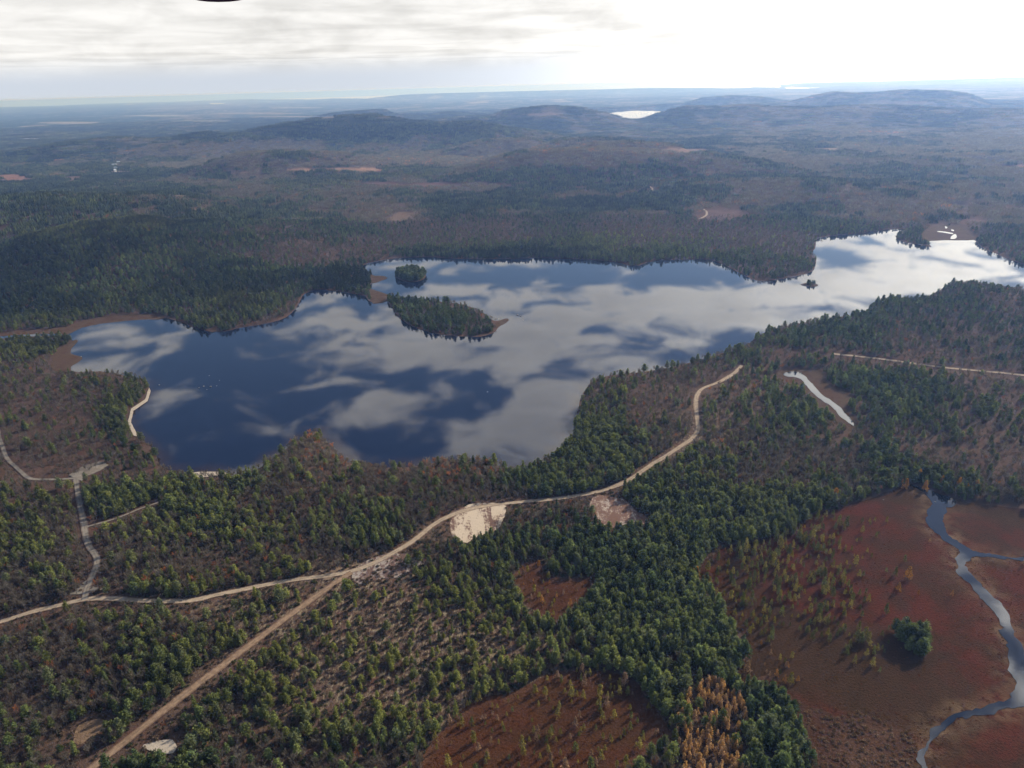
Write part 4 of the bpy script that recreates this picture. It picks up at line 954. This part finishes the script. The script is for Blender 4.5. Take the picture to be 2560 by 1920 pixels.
# islet trees
for poly, n_, hr in ((ISL_P, 170, (9, 14)), (ISL2_P, 14, (4, 8))):
    x0, y0 = poly.min(0); x1, y1 = poly.max(0); x = rng.uniform(x0, x1, n_ * 3); y = rng.uniform(y0, y1, n_ * 3); k = inpoly(x, y, poly) & (distline(x, y, poly, True, 30) > 3); x, y = x[k], y[k]
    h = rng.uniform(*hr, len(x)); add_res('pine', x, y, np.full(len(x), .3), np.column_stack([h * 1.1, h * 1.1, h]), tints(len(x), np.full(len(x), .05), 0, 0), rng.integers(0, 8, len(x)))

# ------------------------------------------------------------------ the trees that show largest are objects of their own, the rest one forest each
def place_words(u, v, kind, tall, tint):
    lum = tint.mean(); warm = tint[0] / (tint[1] + 1e-6)
    if u > 1900 and 1300 < v < 1460: where = "in the round clump alone in the red bog"
    elif u > 1640 and v > 1450 and u < 1780: where = "in the bottom stand right of the golden larches"
    elif 1440 < u < 1640 and v > 1460: where = "in the golden stand at the bottom beside the dense pines"
    elif 900 < u < 1460 and v > 1440: where = "in or beside the dark red bog at the bottom centre"
    elif u > 1500 and v > 1090: where = "on the wide red bog at the right"
    elif 1080 < u < 1320 and 1180 < v < 1330: where = "around the small enclosed bog"
    elif 1180 < u < 1700: where = "in the dense pine belt between the bogs"
    elif u < 640 and (v - 1240) > (720 - u) * .72: where = "left of the dirt track in the bottom left woods"
    elif u < 720 and v < 1560 and v > 1290: where = "between the gravel road and the dirt track"
    elif v > 1240: where = "in the open young plantation right of the dirt track"
    else: where = "in the near woods above the gravel road"
    size = "tall" if tall > 1.15 else ("short" if tall < .85 else "mid-height")
    if kind == 'pine': col_ = "yellowish green" if warm > .8 else ("dark green" if lum < .036 else "green"); noun = "conifer"
    elif kind == 'bare': col_ = "rusty leaved" if warm > 2.0 else ("pale grey" if lum > .17 else "brown grey"); noun = "leafless tree" if warm <= 2.0 else "tree"
    else: col_ = "golden orange" if warm > 1.85 else ("tan" if warm > 1.5 else ("yellow" if lum > .11 else "thin green")); noun = "larch"
    return "%s %s %s %s" % (size, col_, noun, where), "%ss %s" % (noun, where)
SPEC = dict(pine=("pine_tree", C_PINE, PINES, M_NEEDLE, M_BARK, "tree", "dark and yellowish green conifers of the woods too many to count", 320),
            bare=("bare_tree", C_BARE, BARES, M_TWIG, M_BARKG, "tree", "leafless grey brown hardwood trees of the woods too many to count", 300),
            larch=("larch_tree", C_LARCH, LARCHES, M_NEEDLE, M_BARK, "tree", "thin larches of the bogs beyond the ones nearest the camera", 300))
NAME_STUFF = dict(pine="pine_forest", bare="bare_forest", larch="larch_scatter")
for kind, (nm, colp, shapes, ma, mb, cat, lab, cap) in SPEC.items():
    a = np.vstack(RES[kind]); ok, px, py, dzz = inframe(a[:, 0], a[:, 1], a[:, 2] + a[:, 5] * .5, -4)
    ok &= (px > 4) & (px < 2556) & (py < 1916)
    show = np.where(ok, a[:, 5] * a[:, 3] / dzz ** 2, 0); order = np.argsort(-show); pickd = order[:cap if cap < 300 else 300]
    rest = np.ones(len(a), bool); rest[pickd] = False
    meshes = [(c_.mesh(nm + "_crown", ma), t_.mesh(nm + "_trunk", mb)) for c_, t_ in shapes]
    med = np.median(a[pickd, 5])
    for i in pickd:
        x, y, z, sx, sy, sz_, r_, g_, b_, pk = a[i]
        root = bpy.data.objects.new(nm, None); sc.collection.objects.link(root); root.location = (x, y, z); root.rotation_euler = (0, 0, rng.uniform(0, 6.28)); root.scale = (sx, sy, sz_)
        root.empty_display_size = .5
        lb, gp = place_words(px[i] / K, py[i] / K, kind, sz_ / med, a[i, 6:9]); tag(root, lb, cat, gp)
        cm, tm = meshes[int(pk)]
        o1 = link("crown", cm, root); o1['tint'] = [float(r_), float(g_), float(b_)]
        link("trunk", tm, root)
    b2 = a[rest]
    scatter(NAME_STUFF[kind], b2[:, :3], b2[:, 3:6], b2[:, 6:9], b2[:, 9], colp, lab, "forest")
    print(kind, len(a))

# far stands
def far_stands(ra, rb, sp, cg, cb, ng, nb, jit):
    x, y = wedge(ra, rb, sp, 42); z = height(x, y); ok, px, py, _ = inframe(x, y, z, 60); x, y, z, px, py = (q_[ok] for q_ in (x, y, z, px, py))
    ok = np.ones(len(x), bool)
    for p, mg in [(LAKE_P, 8), (ME_P, 8), (SW_P, 8)] + [(q_, 12) for q_ in FARW_P] + [(SEA_P, 50)]: ok &= ~(inpoly(x, y, p) | (distline(x, y, p, True, 120) < mg + jit))
    for c_, wd in ROAD_L[-3:]: ok &= distline(x, y, c_, False, 30) > 8
    om_, _ = openness(px / K, py / K, x, y); ok &= om_ < .35
    x, y, z = x[ok], y[ok], z[ok]
    ev, ye, de, ru = growth(x, y, z); k = rng.uniform(0, 1, len(x)) < np.clip(de + .25, 0, 1); x, y, z, ev, ye, ru = (q_[k] for q_ in (x, y, z, ev, ye, ru))
    g_ = rng.uniform(0, 1, len(x)) < smooth(.3, .7, ev); n = g_.sum(); s = rng.uniform(.85, 1.2, n)[:, None]
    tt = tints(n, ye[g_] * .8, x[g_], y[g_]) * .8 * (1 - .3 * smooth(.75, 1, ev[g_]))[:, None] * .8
    hb = 1
    scatter("far_conifer_forest", np.column_stack([x[g_], y[g_], z[g_] - hb]), np.hstack([s, s, s]), tt, rng.integers(0, 5, n), cg, ng, "forest")
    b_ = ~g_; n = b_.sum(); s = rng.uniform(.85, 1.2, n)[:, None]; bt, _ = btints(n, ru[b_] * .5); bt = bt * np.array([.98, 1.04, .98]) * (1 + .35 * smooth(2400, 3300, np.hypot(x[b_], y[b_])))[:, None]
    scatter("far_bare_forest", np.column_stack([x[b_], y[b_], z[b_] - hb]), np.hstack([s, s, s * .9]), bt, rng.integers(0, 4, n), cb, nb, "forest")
    print("stands", len(x))
far_stands(1750, 4200, 13.5, C_GC, C_BC, "dark conifer woods beyond the lake up to the mountain foot", "grey brown leafless woods beyond the lake up to the mountain foot", 8)
far_stands(4200, 9500, 40, C_GC2, C_BC2, "bluish conifer woods on and beyond the distant hills", "brownish leafless woods on and beyond the distant hills", 20)

# low brush on bogs, plantation and under the woods
x, y = wedge(215, 520, 1.9, 42); ok, px, py, _ = inframe(x, y, 0, 20); x, y, px, py = x[ok], y[ok], px[ok], py[ok]
inw = inpoly(x, y, RIV_P) | inpoly(x, y, LAKE_P) | inpoly(x, y, P1_P) | inpoly(x, y, P2_P) | inpoly(x, y, PA_P) | inpoly(x, y, TC_P)
for c_, wd in ROAD_L: inw |= distline(x, y, c_, False, 20) < wd * .5 + .6
x, y, px, py = (q_[~inw] for q_ in (x, y, px, py))
shm = inpoly(x, y, SH_P); bogm = inpoly(x, y, BB_P) | inpoly(x, y, BS_P) | inpoly(x, y, BL_P)
k = rng.uniform(0, 1, len(x)) < np.where(shm, .5, 0) + np.where(bogm, .06 + .35 * smooth(.55, .75, fbm(x, y, 22, 64, 4)) + .4 * (distline(x, y, RIV_P, True, 20) < 5), .55)
x, y, px, py, bogm, shm = (q_[k] for q_ in (x, y, px, py, bogm, shm)); n = len(x); z = height(x, y) + .05
cR = np.array([.12, .045, .028]); cO = np.array([.17, .09, .045]); cG = np.array([.12, .085, .065]); cD = np.array([.05, .06, .028])
kk = rng.integers(0, 3, n); cc = np.where(bogm[:, None], np.array([cR, cR * .8, cO])[kk], np.array([cG, cG * 1.3, cD])[kk]) * rng.uniform(.7, 1.3, n)[:, None]
cc[shm] = np.array([.20, .13, .085]) * rng.uniform(.5, 1.3, shm.sum())[:, None]
s = np.where(bogm, rng.uniform(.35, .95, n) * (1 + shm), rng.uniform(.8, 2.4, n))
scatter("undergrowth", np.column_stack([x, y, z]), np.column_stack([s * 1.2, s * 1.2, s]), cc, rng.integers(0, 3, n), C_SHRUB, "low brown and rusty brush over bog and forest floor", "undergrowth")

# ------------------------------------------------------------------ boulders
M_ROCK = plain("granite", (.24, .23, .22), .85, .8, .35)
def rock_mesh(seed):
    r_ = np.random.default_rng(seed); import bmesh
    bm = bmesh.new(); bmesh.ops.create_icosphere(bm, subdivisions=2, radius=1)
    for v in bm.verts:
        d = v.co.normalized(); f = .75 + .5 * float(vnoise(np.array([d.x * 2 + seed]), np.array([d.y * 2 + d.z * 3]), seed)[0]); v.co = Vector((d.x * f * 1.25, d.y * f, d.z * f * .7))
    me = bpy.data.meshes.new("boulder"); bm.to_mesh(me); bm.free(); me.materials.append(M_ROCK); return me
RK = [rock_mesh(i) for i in range(4)]
ROCKS = [(430, 838, 1.6, "pale boulder in the left lake water, leftmost of the loose row"), (440, 835, 1.8, "pale boulder in the left lake water, second of the loose row"), (455, 836, 2.6, "biggest pale boulder in the left lake water"),
         (468, 834, 1.2, "small pale boulder at the right end of the loose row"), (447, 842, 1.3, "low pale boulder nearest the camera in the loose row"), (344, 832, 1.5, "lone pale boulder close to the left lake point"), (452, 812, 1.2, "small pale boulder beyond the loose row"),
         (474, 822, 1.1, "small pale boulder right of and beyond the loose row"), (1118, 681, 2.6, "dark boulder off the stony spit, left of a pair"), (1124, 683, 2.2, "dark boulder off the stony spit, right of a pair"), (1130, 692, 1.4, "small lone boulder below the stony spit"), (1053, 847, 1.3, "tiny white boulder alone in mid lake"),
         (175, 771, 2.0, "pale boulder at the tip of the west marsh"), (2001, 1060, 1.4, "pale rock on the river bank by the golden larches"), (2020, 1085, 1.5, "pale rock at the river mouth, left bank"), (1908, 1080, 1.2, "pale rock at the upper edge of the red bog"), (2335, 1210, 1.2, None)]
for i, (u, v, s, lb) in enumerate(ROCKS):
    if lb is None: continue
    g0 = G(D((u, v)))[0]; o = link("boulder", RK[i % 4]); o.location = (g0[0], g0[1], .15 + s * .15); s *= .42; o.scale = (s, s, s); o.rotation_euler = (0, 0, i * 1.3)
    tag(o, lb, "boulder", "boulders in and beside the water")

# ------------------------------------------------------------------ far buildings
M_WHITE = plain("white_paint", (.8, .8, .78), .6); M_ROOF = plain("pale_roof", (.62, .66, .66), .5)
M_WIN = plain("window_dark", (.03, .04, .05), .2)
def house(u, v, w_, d_, h_, rot, label):
    x, y, z = on_land([u * K], [v * K]); x, y, z = float(x[0]), float(y[0]), float(z[0]) + 4
    root = bpy.data.objects.new("house", None); sc.collection.objects.link(root); root.location = (x, y, z); root.rotation_euler = (0, 0, rot)
    hw, hd = w_ / 2, d_ / 2
    V = [(-hw, -hd, -5), (hw, -hd, -5), (hw, hd, -5), (-hw, hd, -5), (-hw, -hd, h_), (hw, -hd, h_), (hw, hd, h_), (-hw, hd, h_), (-hw, 0, h_ + d_ * .38), (hw, 0, h_ + d_ * .38)]
    me = bpy.data.meshes.new("wall"); me.from_pydata(V, [], [(0, 1, 5, 4), (1, 2, 6, 9, 5), (2, 3, 7, 6), (3, 0, 4, 8, 7)]); me.materials.append(M_WHITE); link("wall", me, root)
    e = .6; t_ = .35; zt = h_ + d_ * .38
    V = [(-hw - e, -hd - e, h_ - .2), (hw + e, -hd - e, h_ - .2), (hw + e, 0, zt + .1), (-hw - e, 0, zt + .1), (-hw - e, hd + e, h_ - .2), (hw + e, hd + e, h_ - .2)]
    V += [(a_, b_, c_ + t_) for a_, b_, c_ in V]
    F = [(6, 7, 8, 9), (9, 8, 11, 10), (0, 3, 2, 1), (3, 4, 5, 2), (0, 1, 7, 6), (4, 10, 11, 5), (1, 2, 8, 7), (2, 5, 11, 8), (0, 6, 9, 3), (3, 9, 10, 4)]
    me = bpy.data.meshes.new("roof"); me.from_pydata(V, [], F); me.materials.append(M_ROOF); link("roof", me, root)
    for wx in (-.55, 0, .55):
        c = wx * hw; V = [(c - 1, -hd - .05, 1), (c + 1, -hd - .05, 1), (c + 1, -hd - .05, 3), (c - 1, -hd - .05, 3)]
        me = bpy.data.meshes.new("window"); me.from_pydata(V, [], [(0, 1, 2, 3)]); me.materials.append(M_WIN); link("window", me, root)
    tag(root, label, "house", "far houses on the left plain")
house(248, 360, 18, 9, 5, .3, "white farm building among trees on the left plain, largest of the group")
house(250, 366, 11, 7, 4, -.2, "small white building just below the large farm building")
house(249, 371, 8, 7, 4, .9, "white building lowest of the farm group")
house(256, 352, 12, 7, 4, .1, "faint white building behind the farm group")

# ------------------------------------------------------------------ edge of the aircraft dipping into the top of the frame
M_AIR = plain("dark_trim", (.10, .05, .09), .5); M_AIR2 = plain("pale_panel", (.28, .27, .42), .5)
dv = ray([545.0], [-23.5])[0]; dv = dv / np.linalg.norm(dv); c = np.array([0, 0, CAM_H]) + dv * 4.0
wr = bpy.data.objects.new("wing_tip", None); sc.collection.objects.link(wr)
wr.matrix_world = Matrix(((rt[0], up[0], -fw[0], c[0]), (rt[1], up[1], -fw[1], c[1]), (rt[2], up[2], -fw[2], c[2]), (0, 0, 0, 1)))
def slab(name, hw, hh_, z0, z1, m, parent):
    n = 24; V = []
    for zz in (z0, z1):
        for i in range(n): a = math.pi * 2 * i / n; V.append((hw * math.copysign(abs(math.cos(a)) ** .9, math.cos(a)), hh_ * math.sin(a), zz))
    F = [tuple(range(n))[::-1], tuple(range(n, 2 * n))] + [(i, (i + 1) % n, n + (i + 1) % n, n + i) for i in range(n)]
    me = bpy.data.meshes.new(name); me.from_pydata(V, [], F); me.materials.append(m); return link(name, me, parent)
slab("trim", .17, .049, -.008, .0, M_AIR, wr); slab("panel", .15, .043, .002, .03, M_AIR2, wr)
tag(wr, "dark purplish curved edge of the aircraft at the top left of the frame", "aircraft part")

# ------------------------------------------------------------------ haze
import bmesh
bm = bmesh.new(); bmesh.ops.create_cube(bm, size=1); me = bpy.data.meshes.new("haze"); bm.to_mesh(me); bm.free()
hz_o = link("haze", me); hz_o.scale = (76000, 76000, 306); hz_o.location = (0, 0, 152 - 1.5)
mh = bpy.data.materials.new("haze"); mh.use_nodes = True; t = mh.node_tree; t.nodes.clear()
vo = t.nodes.new('ShaderNodeVolumePrincipled'); mo = t.nodes.new('ShaderNodeOutputMaterial')
vo.inputs['Color'].default_value = (.29, .49, 1.0, 1); vo.inputs['Absorption Color'].default_value = (1, 1, 1, 1); vo.inputs['Density'].default_value = 9.2e-5; vo.inputs['Anisotropy'].default_value = .42
t.links.new(vo.outputs[0], mo.inputs['Volume']); me.materials.append(mh)
tag(hz_o, "thin blue haze over the far land", "haze", kind="stuff")
